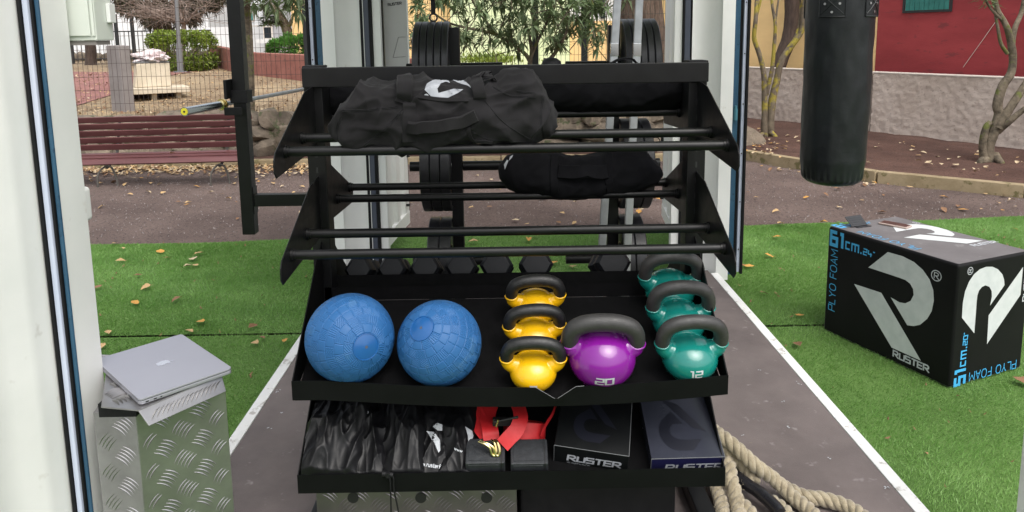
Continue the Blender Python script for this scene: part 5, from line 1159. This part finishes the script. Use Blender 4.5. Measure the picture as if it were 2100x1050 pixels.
# ------------------------------------------------------------------ hanging rig with barbell, at the left
rg = thing('wall_rig', (-1.70, 4.65, .41), 'black perforated steel rig post bracketed to the container corner, holding the barbell', 'rig')
RXa, RXb = -1.742, -1.660
m = MB(); m.box(RXa, RXb, 4.65, 4.73, .405, 2.45); m.m = 0; pst = m.build('post', 'rack_black', rg, bev=.004)
m = MB(); z = .46
while z < 2.4:
    m.tube([(RXb-.001, 4.69, z), (RXb+.0008, 4.69, z)], .0135, 14); m.tube([(-1.701, 4.6495, z), (-1.701, 4.651, z)], .0001, 4); z += .0952
m.build('hole', 'ink', pst, smooth=False)
m = MB(); m.box(RXb+.001, -1.25, 4.66, 4.72, .590, .668); m.box(RXb+.001, RXb+.006, 4.652, 4.728, .54, .72); m.build('bracket', 'rack_black', rg, bev=.004)
m = MB(); m.box(RXb+.001, -1.25, 4.66, 4.72, 2.3, 2.37); m.build('bracket', 'rack_black', rg, bev=.004)
m = MB(); m.box(RXa-.014, RXb+.012, 4.638, 4.742, 1.268, 1.348); m.box(RXa-.022, RXa-.003, 4.56, 4.70, 1.30, 1.42); m.box(RXa-.022, RXb+.004, 4.545, 4.56, 1.20, 1.25); m.build('bar_holder', 'rubber', rg, bev=.004)
b0_ = AY(378, 229, 4.2); bd = (AY(622, 183, 5.9)-b0_); bd.z = 0; bd.normalize()
bb = thing('barbell', b0_, 'steel barbell with yellow end cap racked on the hanging rig post', 'barbell')
m = MB(); m.tube([b0_+bd*.012, b0_+bd*.40], .0245, 24); m.tube([b0_, b0_+bd*.012], .0265, 24); m.build('sleeve', 'chrome', bb)
m = MB(); m.tube([b0_-bd*.0015, b0_], .021, 20); m.build('end_cap', 'yellow_disc', bb)
m = MB(); m.tube([b0_-bd*.003, b0_-bd*.0012], .006, 10); m.build('end_bolt', 'ink', bb)
m = MB(); m.tube([b0_+bd*.40, b0_+bd*.415], .030, 24); m.tube([b0_+bd*.422, b0_+bd*.435], .037, 24); m.build('collar', 'brass', bb)
m = MB(); m.tube([b0_+bd*.435, b0_+bd*1.75], .0142, 18); m.build('shaft', 'alu_rail', bb)
m = MB(); m.tube([b0_+bd*1.75, b0_+bd*2.16], .0245, 24); m.build('sleeve', 'chrome', bb)
# ------------------------------------------------------------------ punching bag
pb = AY(1707, 378, 3.7); pt_ = AY(1719, 0, 3.7); axp = (pt_-pb).normalized(); axp = V((0, 0, 1))
pgx = (AY(1645, 330, 3.7).x+AY(1770, 330, 3.7).x)/2; rp = (AY(1770, 330, 3.7).x-AY(1645, 330, 3.7).x)/2*1.0
zb_ = pb.z+.0; ph = thing('punching_bag', (pgx, 3.7, zb_), 'long black leather punching bag hanging above the artificial turf', 'punching bag')
m = MB(); Tb = Matrix.Translation((pgx, 3.7, zb_)) @ Matrix.Rotation(R(-.0), 4, 'Y')
H_ = 1.25
def pbf(a, b):
    th = b*2*math.pi
    if a < .12: t = a/.12; r = rp*math.sin(t*math.pi/2)**.75*.93; z = .05*(1-math.cos(t*math.pi/2))
    else: t = (a-.12)/.88; z = .05+t*(H_-.05); r = rp*(.93+.07*min(1, t*14))*(1+.045*t)
    pleat = .003*math.sin(th*30)*max(0, 1-abs(a-.12)/.04)
    wob = .005*noise.noise(V((math.cos(th)*1.6, math.sin(th)*1.6, z*3)))+.003*noise.noise(V((math.cos(th)*4, math.sin(th)*4, z*9)))
    r = r*(1)+pleat+wob if a > .01 else r
    return Tb @ V((r*math.cos(th), r*math.sin(th), z))
m.grid(pbf, 120, 160, cv=True); m.build('body', 'leather', ph, ang=180)
zs_ = AY(1707, 34, 3.52).z-zb_
for thd in (-127, -52, 38, 128):
    m = MB(); r = rp*1.045
    def pf(a, b): th = R(thd)+(a-.5)*.64/1.0; 
    m.grid(lambda a, b: Tb @ V(((r+.004)*math.cos(R(thd)+(a-.5)*.72), (r+.004)*math.sin(R(thd)+(a-.5)*.72), zs_+b*.16)), 9, 3)
    for a in (0, 1): m.tube([Tb @ V(((r+.0045)*math.cos(R(thd)+(a-.5)*.72), (r+.0045)*math.sin(R(thd)+(a-.5)*.72), zs_+b*.16)) for b in (0, .5, 1)], .0035, 6)
    m.tube([Tb @ V(((r+.0045)*math.cos(R(thd)+(a-.5)*.72), (r+.0045)*math.sin(R(thd)+(a-.5)*.72), zs_)) for a in (0, .25, .5, .75, 1)], .0035, 6)
    for s_ in (1, -1): m.tube([Tb @ V(((r+.0045)*math.cos(R(thd)+(a-.5)*.64), (r+.0045)*math.sin(R(thd)+(a-.5)*.64), zs_+.012+(a if s_ > 0 else 1-a)*.10)) for a in (0, .25, .5, .75, 1)], .002, 5)
    o = m.build('reinforcing_patch', 'leather', ph)
    m = MB()
    for a, z in ((.22, .062), (.78, .062), (.5, .022), (.5, .105)):
        th = R(thd)+(a-.5)*.72; c_ = Tb @ V(((r+.005)*math.cos(th), (r+.005)*math.sin(th), zs_+z)); n_ = V((math.cos(th), math.sin(th), 0)); m.tube([c_, c_+n_*.002], .006, 12)
    m.build('rivet', 'rivet', o)
m = MB()
for th in (0, 1.57, 3.14, 4.71): m.tube([(pgx+rp*math.cos(th), 3.7+rp*math.sin(th), zb_+H_), (pgx, 3.7, 2.78)], .006, 6)
m.build('chain', 'rivet', ph)
ga = thing('bag_arm', (1.36, 3.7, 2.8), 'steel arm reaching out from the container roof to carry the punching bag', 'bracket')
m = MB(); m.box(1.2, pgx+.06, 3.66, 3.74, 2.865, 2.93); m.tube([(pgx, 3.7, 2.77), (pgx, 3.7, 2.87)], .012, 8); m.build('beam', 'rack_black', ga)
def rrect_(w_, h_, r, n=6): return [(sx_*(w_/2-r)+r*math.cos(a), sy_*(h_/2-r)+r*math.sin(a)) for sx_, sy_, a0_ in ((1, 1, 0), (-1, 1, 90), (-1, -1, 180), (1, -1, 270)) for a in [R(a0_+90*k/n) for k in range(n+1)]]
# ------------------------------------------------------------------ plyometric foam box
th = .389; nb = V((2.043, 3.193, 0)); d1 = V((-math.sin(th), math.cos(th), 0)); d2 = V((math.cos(th), math.sin(th), 0)); Z3 = V((0, 0, 1)); HB = .61
px_ = thing('plyo_box', nb+d1*.38+d2*.255+Z3*.012, 'black foam plyometric jump box printed with white emblem and blue lettering, standing on the turf', 'jump box')
m = MB(); T = frame(nb+Z3*.014, d2, d1); m.box(0, .51, 0, .76, 0, HB-.014, T); m.build('block', 'foam_black', px_, bev=.014, seg=4)
m = MB(); m.prism(rrect_(.51-.022, .76-.022, .012), HB-.0142, HB-.0130, frame(nb+Z3*.014+d2*.255+d1*.38, d2, d1)); m.build('top_sheen', 'foam_top_sheen', px_)  # thin added skin whose pale colour carries the sheen of the sky
MK1m = [(.276, .456), (.386, .569)]+[(.47, .571), (.535, .560), (.585, .535), (.622, .500), (.645, .455), (.652, .405), (.645, .350), (.625, .305), (.590, .262), (.557, .243), (.522, .234)]+[(.419, .343), (.47, .334), (.503, .340), (.531, .362), (.545, .397), (.540, .425), (.522, .447), (.495, .457), (.46, .458)]
MK2m = [(.193, .341), (.363, .348), (.608, .086), (.443, .086)]
def art(T, sx, sy, ox, oy, num, numo, pl, rs, parts, rr=None):
    Q = lambda p: T @ V((p[0]*sx+ox, p[1]*sy+oy, 0))
    for nm, polys in (('emblem', (MK1m, MK2m)),):
        m = MB(); [m.sheet([Q(p) for p in q]) for q in polys]; m.build(nm, 'print_grey', px_, smooth=False)
    m = MB(); print_text(m, 'RUSTER', T @ Matrix.Translation((rs[0], rs[1], 0)), rs[2], w=.24, sx=1.15, gap=.2)
    cx, cy, r = rr
    for a in np.arange(0, 6.28, .3): m.add([T @ V((cx+k*r*math.cos(t), cy+k*r*math.sin(t), 0)) for t, k in ((a, 1), (a+.3, 1), (a+.3, .84), (a, .84))], [(0, 1, 2, 3)])
    print_text(m, 'R', T @ Matrix.Translation((cx-r*.38, cy-r*.5, 0)), r*1.0, w=.15); m.build('white_lettering', 'print_white', px_, smooth=False, fix=False)
    m = MB(); k = numo[2]; x = numo[0]
    x += print_text(m, num[:2], T @ Matrix.Translation((x, numo[1], 0)), k, w=.27, sx=.82, gap=.24)+k*.22
    x += print_text(m, num[2:5], T @ Matrix.Translation((x, numo[1]+.003, 0)), k*.80, w=.17, gap=.2, sx=.82)+k*.12
    print_text(m, num[5:], T @ Matrix.Translation((x, numo[1]+.002, 0)), k*.42, w=.2, gap=.25); 
    Tp = T @ Matrix.Translation((pl[0], pl[1], 0)) @ Matrix.Rotation(R(90), 4, 'Z'); q, w_ = text_quads('PLYO FOAM', 1, w=.10, gap=.2); print_text(m, 'PLYO FOAM', Tp, pl[2]/w_, w=.105, gap=.2); m.build('blue_lettering', 'print_blue', px_, smooth=False, fix=False)
e_ = .0015
art(frame(nb+d1*.76-d2*e_, -d1, Z3), 1, 1, 0, 0, '61cm.24"', (.024, .515, .072), (.073, .145, .345), (.455, .046, .030), None, (.655, .528, .027))
art(frame(nb-d1*e_+d2*.51, Z3, -d2), .845, .84, .026, -.014, '51cm.20"', (.02, .412, .064), (.064, .045, .335), (.365, .012, .027), None, (.572, .432, .019))
art(frame(nb+Z3*(HB+.0022), d2, d1), .73, .82, .022, .141, '61cm.24"', (.028, .70, .060), (.075, .25, .35), (.34, .165, .026), None, (.478, .60, .02))
# phone and dark key card lying on it
zt = HB+.0008; c_ = [AZ(*p, HB+.014) for p in ((1797, 455), (1862, 467), (1875, 462), (1810, 448))]
ph_c = (c_[0]+c_[2])/2; xa = (c_[1]-c_[0]).normalized(); L_ = .150; W_ = .073
pt2 = thing('phone', V((ph_c.x, ph_c.y, zt+.001)), 'brown backed smartphone in a pale case lying on the foam box', 'phone')
T = frame(V((ph_c.x, ph_c.y, zt+.0012)), (xa.x, xa.y, 0), (-xa.y, xa.x, 0))
m = MB(); m.box(-L_/2, L_/2, -W_/2, W_/2, 0, .011, T); m.build('case', 'phone_case', pt2, bev=.0045, seg=3)
m = MB(); m.box(-L_/2+.006, L_/2-.006, -W_/2+.006, W_/2-.006, .0112, .0125, T); m.build('screen', 'phone_brown', pt2, bev=.001)
kc = AZ(1763, 462, HB+.01); ck = thing('card_holder', V((kc.x, kc.y, zt)), 'small black ribbed card holder propped open on the foam box', 'card holder')
T = frame(V((kc.x, kc.y, zt+.004)), (math.cos(.35), math.sin(.35), .0), (-.25, .75, .62))
m = MB(); m.box(-.055, .055, 0, .07, 0, .005, T)
m.build('cover', 'tag_black', ck, bev=.002)
m = MB()
for k in range(4): m.box(-.045, .045, .010+.014*k, .017+.014*k, .0052, .0062, T)
m.build('print_lines', 'block_grey', ck)
T = frame(V((kc.x, kc.y, zt+.001)), (math.cos(.35), math.sin(.35), 0), (-math.sin(.35), math.cos(.35), 0)); m = MB(); m.box(-.03, .065, -.02, .03, 0, .004, T); m.build('back_cover', 'tag_black', ck, bev=.0015)
# ------------------------------------------------------------------ tread plate: five raised bars per cell
def tread(mb, T, W, H, p=(.094, .088), L=.044, ang=52, ox=.02, oy=.02, bh=1., ks=range(-2, 3), both=True):
    def lens(cx, cy, a):
        d = V((math.cos(a), math.sin(a), 0)); n = V((-d.y, d.x, 0)); pts = []
        for k in range(-2, 3):
            t = k/2; w_ = .0024*(1-.75*abs(t)**2.2); c = V((cx, cy, 0))+d*(t*L/2)+n*(.0035*(1-t*t)); pts.append((c-n*w_, c+V((0, 0, .0016*bh*(1-.7*t*t))), c+n*w_))
        if any(q.x < .002 or q.x > W-.002 or q.y < .002 or q.y > H-.002 for r in pts for q in r): return
        vs = [T @ q for r in pts for q in r]; mb.add(vs, [(i*3+j, i*3+j+1, i*3+4+j, i*3+3+j) for i in range(4) for j in range(2)])
    for i in range(-1, int(W/p[0])+2):
        for j in range(-1, int(H/p[1])+2):
            for o_, a in (((0, ang), (.5, ang-90)) if both else ((0, ang),)):
                for k in ks:
                    A_ = R(a); n = V((-math.sin(A_), math.cos(A_), 0)); c = V((ox+(i+o_)*p[0], oy+(j+o_)*p[1], 0))+n*k*.0096; lens(c.x, c.y, A_)
tb = thing('tread_plate_box', (-.95, 1.95, FZ), 'angular aluminium tread plate box standing inside the near container post', 'box')
zB = .703; P0, P1, P2 = [AZ(*p, zB) for p in ((190, 846), (279, 846), (463, 800))]; P3 = P2+V((-.10, .12, 0)); P4 = V((-1.15, 2.0, zB)); P0.x = max(P0.x, -1.118)
foot = [P0, P1, P2, P3, P4]
m = MB(); m.prism([(p.x, p.y) for p in foot], FZ, zB); bo = m.build('body', 'alu', tb, bev=.004)
for a, b, oo in ((P0, P1, .03), (P1, P2, .015)):
    m = MB(); u = (b-a).normalized(); n = V((u.y, -u.x, 0)); Wf = (b-a).length
    tread(m, frame(V((a.x, a.y, FZ))+n*.0004, u, Z3), Wf, zB-FZ-.004, ox=oo, oy=.03); m.build('raised_tread', 'alu', bo, fix=False, ang=60)
zl = .745; Q = [AZ(*p, zl) for p in ((207, 834), (284, 841), (455, 768))]; Q3 = Q[2]+V((-.09, .10, 0)); Q4 = V((-1.27, 2.09, zl)); Q0 = V((-1.1505, 1.968, zl)); Q0b = V((-1.27, 1.975, zl))
lidp = [Q0b, Q0, Q[0], Q[1], Q[2], Q3, Q4]
m = MB(); m.prism([(p.x, p.y) for p in lidp], zl-.004, zl); f0 = Q[1]; f1 = Q[2]; u = (f1-f0).normalized(); n = V((u.y, -u.x, 0))
fl_ = [f0, f1, f1+n*.022-V((0, 0, .040))-u*.004, f0+n*.022-V((0, 0, .040))+u*.012]
m.add([p-V((0, 0, .002)) for p in fl_]+[p-n*.004-V((0, 0, .004)) for p in fl_], [(0, 1, 2, 3), (7, 6, 5, 4)]+[(i, (i+1) % 4, 4+(i+1) % 4, 4+i) for i in range(4)])
li = m.build('lid', 'alu', tb, bev=.0015)
m = MB(); u2 = (Q[1]-Q[0]).normalized(); tread(m, frame(Q[0]+V((-.24, 0, .0004)), (1, 0, 0), (0, 1, 0)), .54, .42, ox=.02, oy=.0, bh=3.6, p=(.074, .070), L=.040)
keep = []
def inpoly(x, y, P):
    c_ = False; j = len(P)-1
    for i in range(len(P)):
        if (P[i].y > y) != (P[j].y > y) and x < (P[j].x-P[i].x)*(y-P[i].y)/(P[j].y-P[i].y)+P[i].x: c_ = not c_
        j = i
    return c_
cen = V((-.97, 1.95, 0)); ins = [cen+(p-cen)*.97 for p in lidp]
ok = [all(inpoly(m.v[i].x, m.v[i].y, ins) for i in range(k*15, k*15+15)) for k in range(len(m.v)//15)]
m.f = [f for f in m.f if ok[f[0]//15]]; m.mi = [0]*len(m.f)
nf = (fl_[2]-fl_[1]).normalized(); tread(m, frame(fl_[3]-V((0, 0, .0015)), u, (fl_[0]-fl_[3])), (fl_[2]-fl_[3]).length, .044, p=(.0135, .09), L=.036, ox=.012, oy=.022, ang=38, bh=1.5, ks=(0,), both=False)
m.build('raised_tread', 'alu', li, fix=False, ang=60)
m = MB(); m.box(-1.075, -.978, 1.788, 1.83, zB+.001, zl-.0045); m.build('gap_shade', 'rubber', tb)  # black filler: shade of the open lid gap put into colour
# step box under the rack
ss = thing('tread_plate_step', (-.29, 2.18, FZ), 'low aluminium tread plate box with round holes under the rack', 'step')
sx0, sx1 = AY(648, 1020, 2.0).x, AY(1060, 1020, 2.0).x; sz = .352
m = MB(); m.box(sx0, sx1, 2.0, 2.36, FZ, sz); so2 = m.build('body', 'alu_shaded', ss, bev=.003)
m = MB(); tread(m, frame((sx0, 1.9996, FZ), (1, 0, 0), (0, 0, 1)), sx1-sx0, sz-FZ, ox=.0, oy=.05); m.build('raised_tread', 'alu_shaded', so2, fix=False, ang=60)
for pxh in (724, 863, 998): c_ = AY(pxh, 1021, 1.998); m = MB(); m.tube([(c_.x, 1.9968, c_.z), (c_.x, 1.9995, c_.z)], .0165, 28); m.build('hole', 'ink', so2, smooth=False)
bk = thing('shade_block', (.3, 2.25, FZ), 'black block added to stand for the deep shade beneath the lower tray', 'shade block')  # added black block; stands in for shaded floor under the tray
m = MB(); T = Matrix.Translation((0, 0, 0)); m.prism([(.02, 2.06), (.50, 2.06), (.52, 2.5), (.0, 2.5)], FZ+.001, .33); m.build('shade_block_body', 'rubber', bk, bev=.012)
m = MB(); m.box(.0, .525, 2.045, 2.52, .331, .345); m.build('shade_block_top', 'rubber', bk, bev=.005)
# ------------------------------------------------------------------ laptop
lc = [AZ(*p, .764) for p in ((196, 737), (378, 682), (470, 756), (284, 820))]
xa = (lc[2]-lc[3]).normalized(); xa.z = 0; c_ = (lc[0]+lc[1]+lc[2]+lc[3])/4
lx = (lc[2]-lc[3]).normalized(); ly = (lc[0]-lc[3]); ly = (ly-lx*ly.dot(lx)).normalized(); w1 = ((lc[2]-lc[3]).length+(lc[1]-lc[0]).length)/2; w2 = ((lc[0]-lc[3]).length+(lc[1]-lc[2]).length)/2
lt_ = thing('laptop', V((c_.x, c_.y, zl+.003)), 'closed silver grey laptop with a fruit emblem lying on the aluminium box lid', 'laptop')
def rrect(w_, h_, r, n=6): return [(sx_*(w_/2-r)+r*math.cos(a), sy_*(h_/2-r)+r*math.sin(a)) for sx_, sy_, a0_ in ((1, 1, 0), (-1, 1, 90), (-1, -1, 180), (1, -1, 270)) for a in [R(a0_+90*k/n) for k in range(n+1)]]
T = frame(V((c_.x, c_.y, zl+.0025)), lx, ly)
m = MB(); m.prism(rrect(w1, w2, .011), .0, .0095, T); ba_ = m.build('base', 'laptop_grey', lt_, bev=.002)
m = MB(); m.prism(rrect(w1, w2, .011), .0108, .0165, T); ld_ = m.build('lid', 'laptop_grey', lt_, bev=.0016)
m = MB(); m.prism(rrect(w1-.004, w2-.004, .010), .0094, .0109, T); m.build('gap', 'ink', lt_)
m = MB()
for k, wk in ((-.055, .008), (-.035, .008), (-.018, .004)): m.box(-w1/2+.11+k-.04, -w1/2+.11+k+wk-.04, -w2/2-.0004, -w2/2+.001, .003, .0062, T)
m.build('port', 'ink', ba_)
m = MB(); s_ = .024
ap = [(0, .72), (.18, .80), (.42, .80), (.62, .66)]+[(.50, .52), (.44, .34), (.48, .14), (.68, .0)]+[(.60, -.28), (.42, -.58), (.26, -.70), (.10, -.68), (0, -.62), (-.12, -.68), (-.28, -.70), (-.46, -.55), (-.64, -.24), (-.70, .1), (-.66, .42), (-.50, .68), (-.28, .80)]
lf = [(.02, .86), (.06, 1.06), (.20, 1.22), (.32, 1.28), (.30, 1.08), (.18, .92)]
Te = T @ Matrix.Translation((0, 0, .0172)) @ Matrix.Rotation(R(-90), 4, 'Z')
for q in (ap, lf): m.sheet([Te @ V((x*s_, y*s_, 0)) for x, y in q])
m.build('emblem', 'laptop_logo', ld_, smooth=False)
# ------------------------------------------------------------------ battle rope
rp_ = thing('battle_rope', AZ(1600, 980, FZ), 'thick tan three strand rope heaped on the plywood floor beside the rack', 'rope')
def rope(mb, pts, Rr=.0225, pitch=.085):
    P = spline(pts, 14); L = [0]
    for i in range(1, len(P)): L.append(L[-1]+(P[i]-P[i-1]).length)
    fr = []; nx = None
    for i, p in enumerate(P):
        t = (P[min(i+1, len(P)-1)]-P[max(i-1, 0)]).normalized()
        nx = t.cross(V((0, 0, 1))).normalized() if nx is None else (nx-t*nx.dot(t)).normalized(); fr.append((nx, t.cross(nx)))
    for s_ in range(3):
        mb.tube([p+(f[0]*math.cos(2*math.pi*(l/pitch+s_/3))+f[1]*math.sin(2*math.pi*(l/pitch+s_/3)))*Rr*.50 for p, f, l in zip(P, fr, L)], Rr*.60, 12)
def RZ(*pp): return [AZ(px, py, z) for px, py, z in pp]
m = MB(); rope(m, RZ((1440, 868, .30), (1478, 893, .32), (1512, 920, .30), (1550, 955, .26), (1590, 985, .21), (1630, 1022, .185), (1665, 1052, .18), (1700, 1100, .178)))
rope(m, RZ((1440, 890, .27), (1480, 918, .28), (1512, 943, .25), (1538, 972, .215), (1549, 992, .20)))
rope(m, RZ((1610, 1000, .182), (1648, 1018, .178), (1690, 1024, .178), (1730, 1036, .178), (1765, 1056, .178), (1800, 1090, .178)))
rope(m, RZ((1470, 905, .24), (1492, 945, .25), (1500, 985, .23), (1512, 1030, .19), (1520, 1080, .18)))
rope(m, RZ((1452, 960, .19), (1466, 990, .19), (1478, 1030, .18), (1486, 1080, .178))); rope(m, RZ((1515, 1030, .185), (1535, 1048, .182), (1560, 1085, .18))); rope(m, RZ((1585, 1030, .182), (1610, 1050, .18), (1640, 1090, .178)))
m.build('strands', 'rope', rp_, ang=180)
m = MB(); P = spline(RZ((1490, 958, .20), (1520, 985, .205), (1560, 1012, .20), (1592, 1042, .195), (1600, 1054, .192)), 8); m.tube(P, [.021+.0016*noise.noise(p*30) for p in P], 18); m.build('end_sleeve', 'sleeve', rp_)
random.seed(3); m = MB()
for i in range(420):
    k = random.choice((0, 1, 2)); px = random.uniform(1480, 1690)
    if k == 0: p = AZ(px, 893+(px-1478)*.85+random.gauss(0, 12), .215+.0)
    else: p = AZ(random.uniform(1470, 1525), random.uniform(930, 1050), .215)
    d = rvec(); m.tube([p, p+d*.008, p+d*.014+V((0, 0, -.003))], .0004, 3, cap=False)
m.build('frayed_fibre', 'rope', rp_, smooth=False)
# ------------------------------------------------------------------ fallen leaves
random.seed(99); LV = {}
def leafmesh(k, mat):
    m = MB(); a1 = random.uniform(.25, .8); w_ = random.uniform(.30, .46); n = 9
    for s_ in (-1, 1):
        base = len(m.v); rows = []
        for i in range(n):
            t = i/(n-1); hw = w_*math.sin(math.pi*t**.8)**.9*(1+.12*math.sin(t*19+k)); z = .16*math.sin(t*3.1+k)*a1+.02; e = a1*hw*.55
            m.v += [V((t-.5, 0, z)), V((t-.5+.03*math.sin(9*t), s_*hw*.55, z+e*.55)), V((t-.5+.05*math.sin(7*t+k), s_*hw, z+e*(1.1+.4*math.sin(8*t+k))))]
        for i in range(n-1):
            for j in (0, 1): m.f.append((base+i*3+j, base+i*3+3+j, base+i*3+4+j, base+i*3+1+j)); m.mi.append(0)
    m.tube([(-.5, 0, .04), (-.66, .03, .07)], .015, 5)
    o = m.build('fallen_leaf', mat, ang=60, fix=False); return o
def addleaf(p, size, mat, label, group):
    k = random.randrange(4); key = (k, mat)
    if key not in LV: LV[key] = leafmesh(k*1.7+len(LV), mat); o = LV[key]
    else: o = LV[key].copy(); COL.objects.link(o)
    o.location = p+V((0, 0, .006)); s_ = size*random.uniform(.8, 1.2); o.scale = (s_, s_*random.uniform(.7, 1.1), s_*random.uniform(.5, 1.2)); o.rotation_euler = (random.gauss(0, .14), random.gauss(0, .14), random.uniform(0, 6.28)); tag(o, label, 'leaf', group)
cols = {'leaf_tan': 'tan', 'leaf_orange': 'orange', 'leaf_brown': 'dark brown', 'leaf_pale': 'pale straw coloured'}
def turfleaf(px, py, mat, size=.062, where='turf between bench and laptop', z=.026):
    addleaf(AZ(px, py, z), size, mat, f'{cols[mat]} dry fallen leaf lying on the artificial {where}', f'{cols[mat]} leaves on the {where}')
for px, py, c_ in ((235, 500, 'leaf_tan'), (251, 511, 'leaf_tan'), (328, 517, 'leaf_orange'), (344, 530, 'leaf_tan'), (384, 547, 'leaf_pale'), (396, 532, 'leaf_pale'), (408, 521, 'leaf_tan'), (400, 545, 'leaf_tan'), (247, 537, 'leaf_tan'), (185, 562, 'leaf_orange'), (282, 566, 'leaf_brown'), (202, 590, 'leaf_brown'), (300, 591, 'leaf_tan'), (276, 622, 'leaf_orange'), (362, 616, 'leaf_brown'), (410, 662, 'leaf_orange'), (387, 681, 'leaf_tan'), (222, 683, 'leaf_tan'), (518, 671, 'leaf_brown'), (209, 712, 'leaf_tan'), (521, 707, 'leaf_tan'), (538, 694, 'leaf_brown'), (585, 700, 'leaf_orange'), (640, 535, 'leaf_tan')): turfleaf(px, py, c_)
for px, py, c_ in ((1594, 487, 'leaf_orange'), (1577, 525, 'leaf_orange'), (1537, 547, 'leaf_orange'), (1523, 546, 'leaf_brown'), (1567, 603, 'leaf_brown'), (1641, 648, 'leaf_orange'), (1636, 708, 'leaf_brown'), (1690, 457, 'leaf_orange'), (2095, 784, 'leaf_brown'), (2082, 470, 'leaf_orange'), (1600, 460, 'leaf_tan')): turfleaf(px, py, c_, .075, 'turf beside the foam box')
for px, py, c_ in ((1084, 493, 'leaf_orange'), (1100, 485, 'leaf_tan'), (1137, 540, 'leaf_orange'), (1175, 548, 'leaf_tan'), (970, 497, 'leaf_tan')): turfleaf(px, py, c_, .075, 'turf behind the container', )
def scatter(n, fn, where, grp, sizes=(.04, .085), z=.0, mats=('leaf_tan', 'leaf_pale', 'leaf_tan', 'leaf_orange', 'leaf_brown')):
    for i in range(n):
        px, py = fn(); mt = random.choice(mats); p = AZ(px, py, z)
        addleaf(p, random.uniform(*sizes), mt, f'{cols[mt]} fallen leaf {where}', f'{cols[mt]} leaves {grp}')
scatter(46, lambda: (random.uniform(175, 640), min(492, 352+abs(random.gauss(0, 48)))), 'on the bare dirt path in front of the maroon bench', 'on the path by the bench')
scatter(34, lambda: (random.uniform(840, 1360), random.uniform(340, 470)), 'on the dirt behind the plate rack', 'behind the plate rack')
scatter(36, lambda: (random.uniform(1530, 2100), random.uniform(355, 440)+(0)), 'on the dirt path beyond the foam box', 'on the path by the foam box')
scatter(70, lambda: (lambda x: (x, random.uniform(0, 1)*55+262+(x-1530)*.085))(random.uniform(1530, 2100)), 'on the soil of the planting bed below the painted houses', 'in the planting bed', z=.13, sizes=(.035, .075), mats=('leaf_tan', 'leaf_pale', 'leaf_pale'))
scatter(34, lambda: (random.gauss(1575, 28), random.gauss(303, 9)), 'on the soil at the foot of the lichen covered tree', 'at the lichen covered tree', z=.12, sizes=(.045, .085), mats=('leaf_tan', 'leaf_pale', 'leaf_orange'))
scatter(22, lambda: (lambda x: (x, 333+(x-1530)*.155+abs(random.gauss(0, 6))))(random.uniform(1530, 1800)), 'lying against the foot of the mossy kerb', 'against the mossy kerb', sizes=(.045, .08))
addleaf(AZ(1310, 435, 0), .13, 'leaf_orange', 'bright orange fallen leaf on the dirt seen between the rack tubes', 'bright orange leaf')
addleaf(AY(356, 316, 8.42)+V((0, 0, .01)), .12, 'leaf_tan', 'tan leaf resting on the front slat of the park bench', 'leaf on bench')
def litter(name, label, pts, mat, s0, s1):
    m = MB()
    for p in pts:
        a = random.uniform(0, 6.28); d = V((math.cos(a), math.sin(a), random.uniform(-.2, .5)))*random.uniform(s0, s1); e = V((-math.sin(a), math.cos(a), random.uniform(-.3, .3)))*random.uniform(s0, s1)*.45
        m.add([p-d*.5, p+e*.5, p+d*.5+V((0, 0, .01)), p-e*.5], [(0, 1, 2, 3)])
    tag(m.build(name, mat, smooth=False, fix=False), label, 'leaf litter', kind='stuff')
for mt, n in (('leaf_tan', 420), ('leaf_pale', 300), ('leaf_brown', 260)):
    litter('leaf_litter', f'{cols[mt]} leaf litter heaped along the kerb below the bench', [V((random.uniform(-6, -2.4), 9.52-abs(random.gauss(0, .28)), .012+random.random()*.02)) for _ in range(n)], mt, .05, .10)
for mt, n in (('leaf_tan', 1300), ('leaf_pale', 450), ('leaf_brown', 1300)):
    pts = []
    for _ in range(n): y = 10.6+random.random()**1.6*11; x = random.uniform(-9.5, -2); pts.append(V((x*y/11, y, tz(x*y/11, y)+.02)))
    litter('leaf_litter', f'{cols[mt]} leaf litter covering the raised dry ground beyond the mesh fence', pts, mt, .04, .09)
litter('gravel_grains', 'small dark and pale grit scattered over the dirt path', [V((random.uniform(-5.5, 5.5), random.uniform(6.05, 9.4), .006)) for _ in range(5000)], 'concrete', .008, .022)
litter('turf_specks', 'tiny pale and brown crumbs scattered over the artificial turf', [V((random.uniform(-4, -1.15), random.uniform(2.6, 5.95), .022)) for _ in range(160)]+[V((random.uniform(1.4, 4.6), random.uniform(2.2, 6.0), .022)) for _ in range(190)], 'leaf_brown', .008, .03)
wq = [AP(px, py, along(0, HB_+.03), wn) for px, py in ((2052, 30), (2018, 78), (1975, 138))]; m = MB(); m.tube(wq, .0035, 5); tag(m.build('cable', 'ledge', loc=wq[1]), 'thin pale cable running slantwise across the red house wall', 'cable')
# crumbs and flecks on the plywood
m = MB()
for px, py in ((1637, 785), (1640, 789), (1604, 823), (1616, 876), (1713, 857), (1525, 893), (1826, 1001), (1818, 1000), (568, 804), (572, 799), (577, 846), (552, 878), (1700, 940), (1560, 760)):
    p = AZ(px, py, FZ+.001); 
    for k in range(3): q = p+V((random.gauss(0, .005), random.gauss(0, .005), 0)); m.sheet([q+V((math.cos(t)*.003*random.uniform(.6, 1.4), math.sin(t)*.003*random.uniform(.6, 1.4), .0004)) for t in (0, 1.2, 2.5, 3.8, 5)])
tag(m.build('paint_flecks', 'print_white', smooth=False), 'white paint flecks and crumbs scattered on the plywood floor', 'flecks', kind='stuff')
bpy.context.view_layer.update()
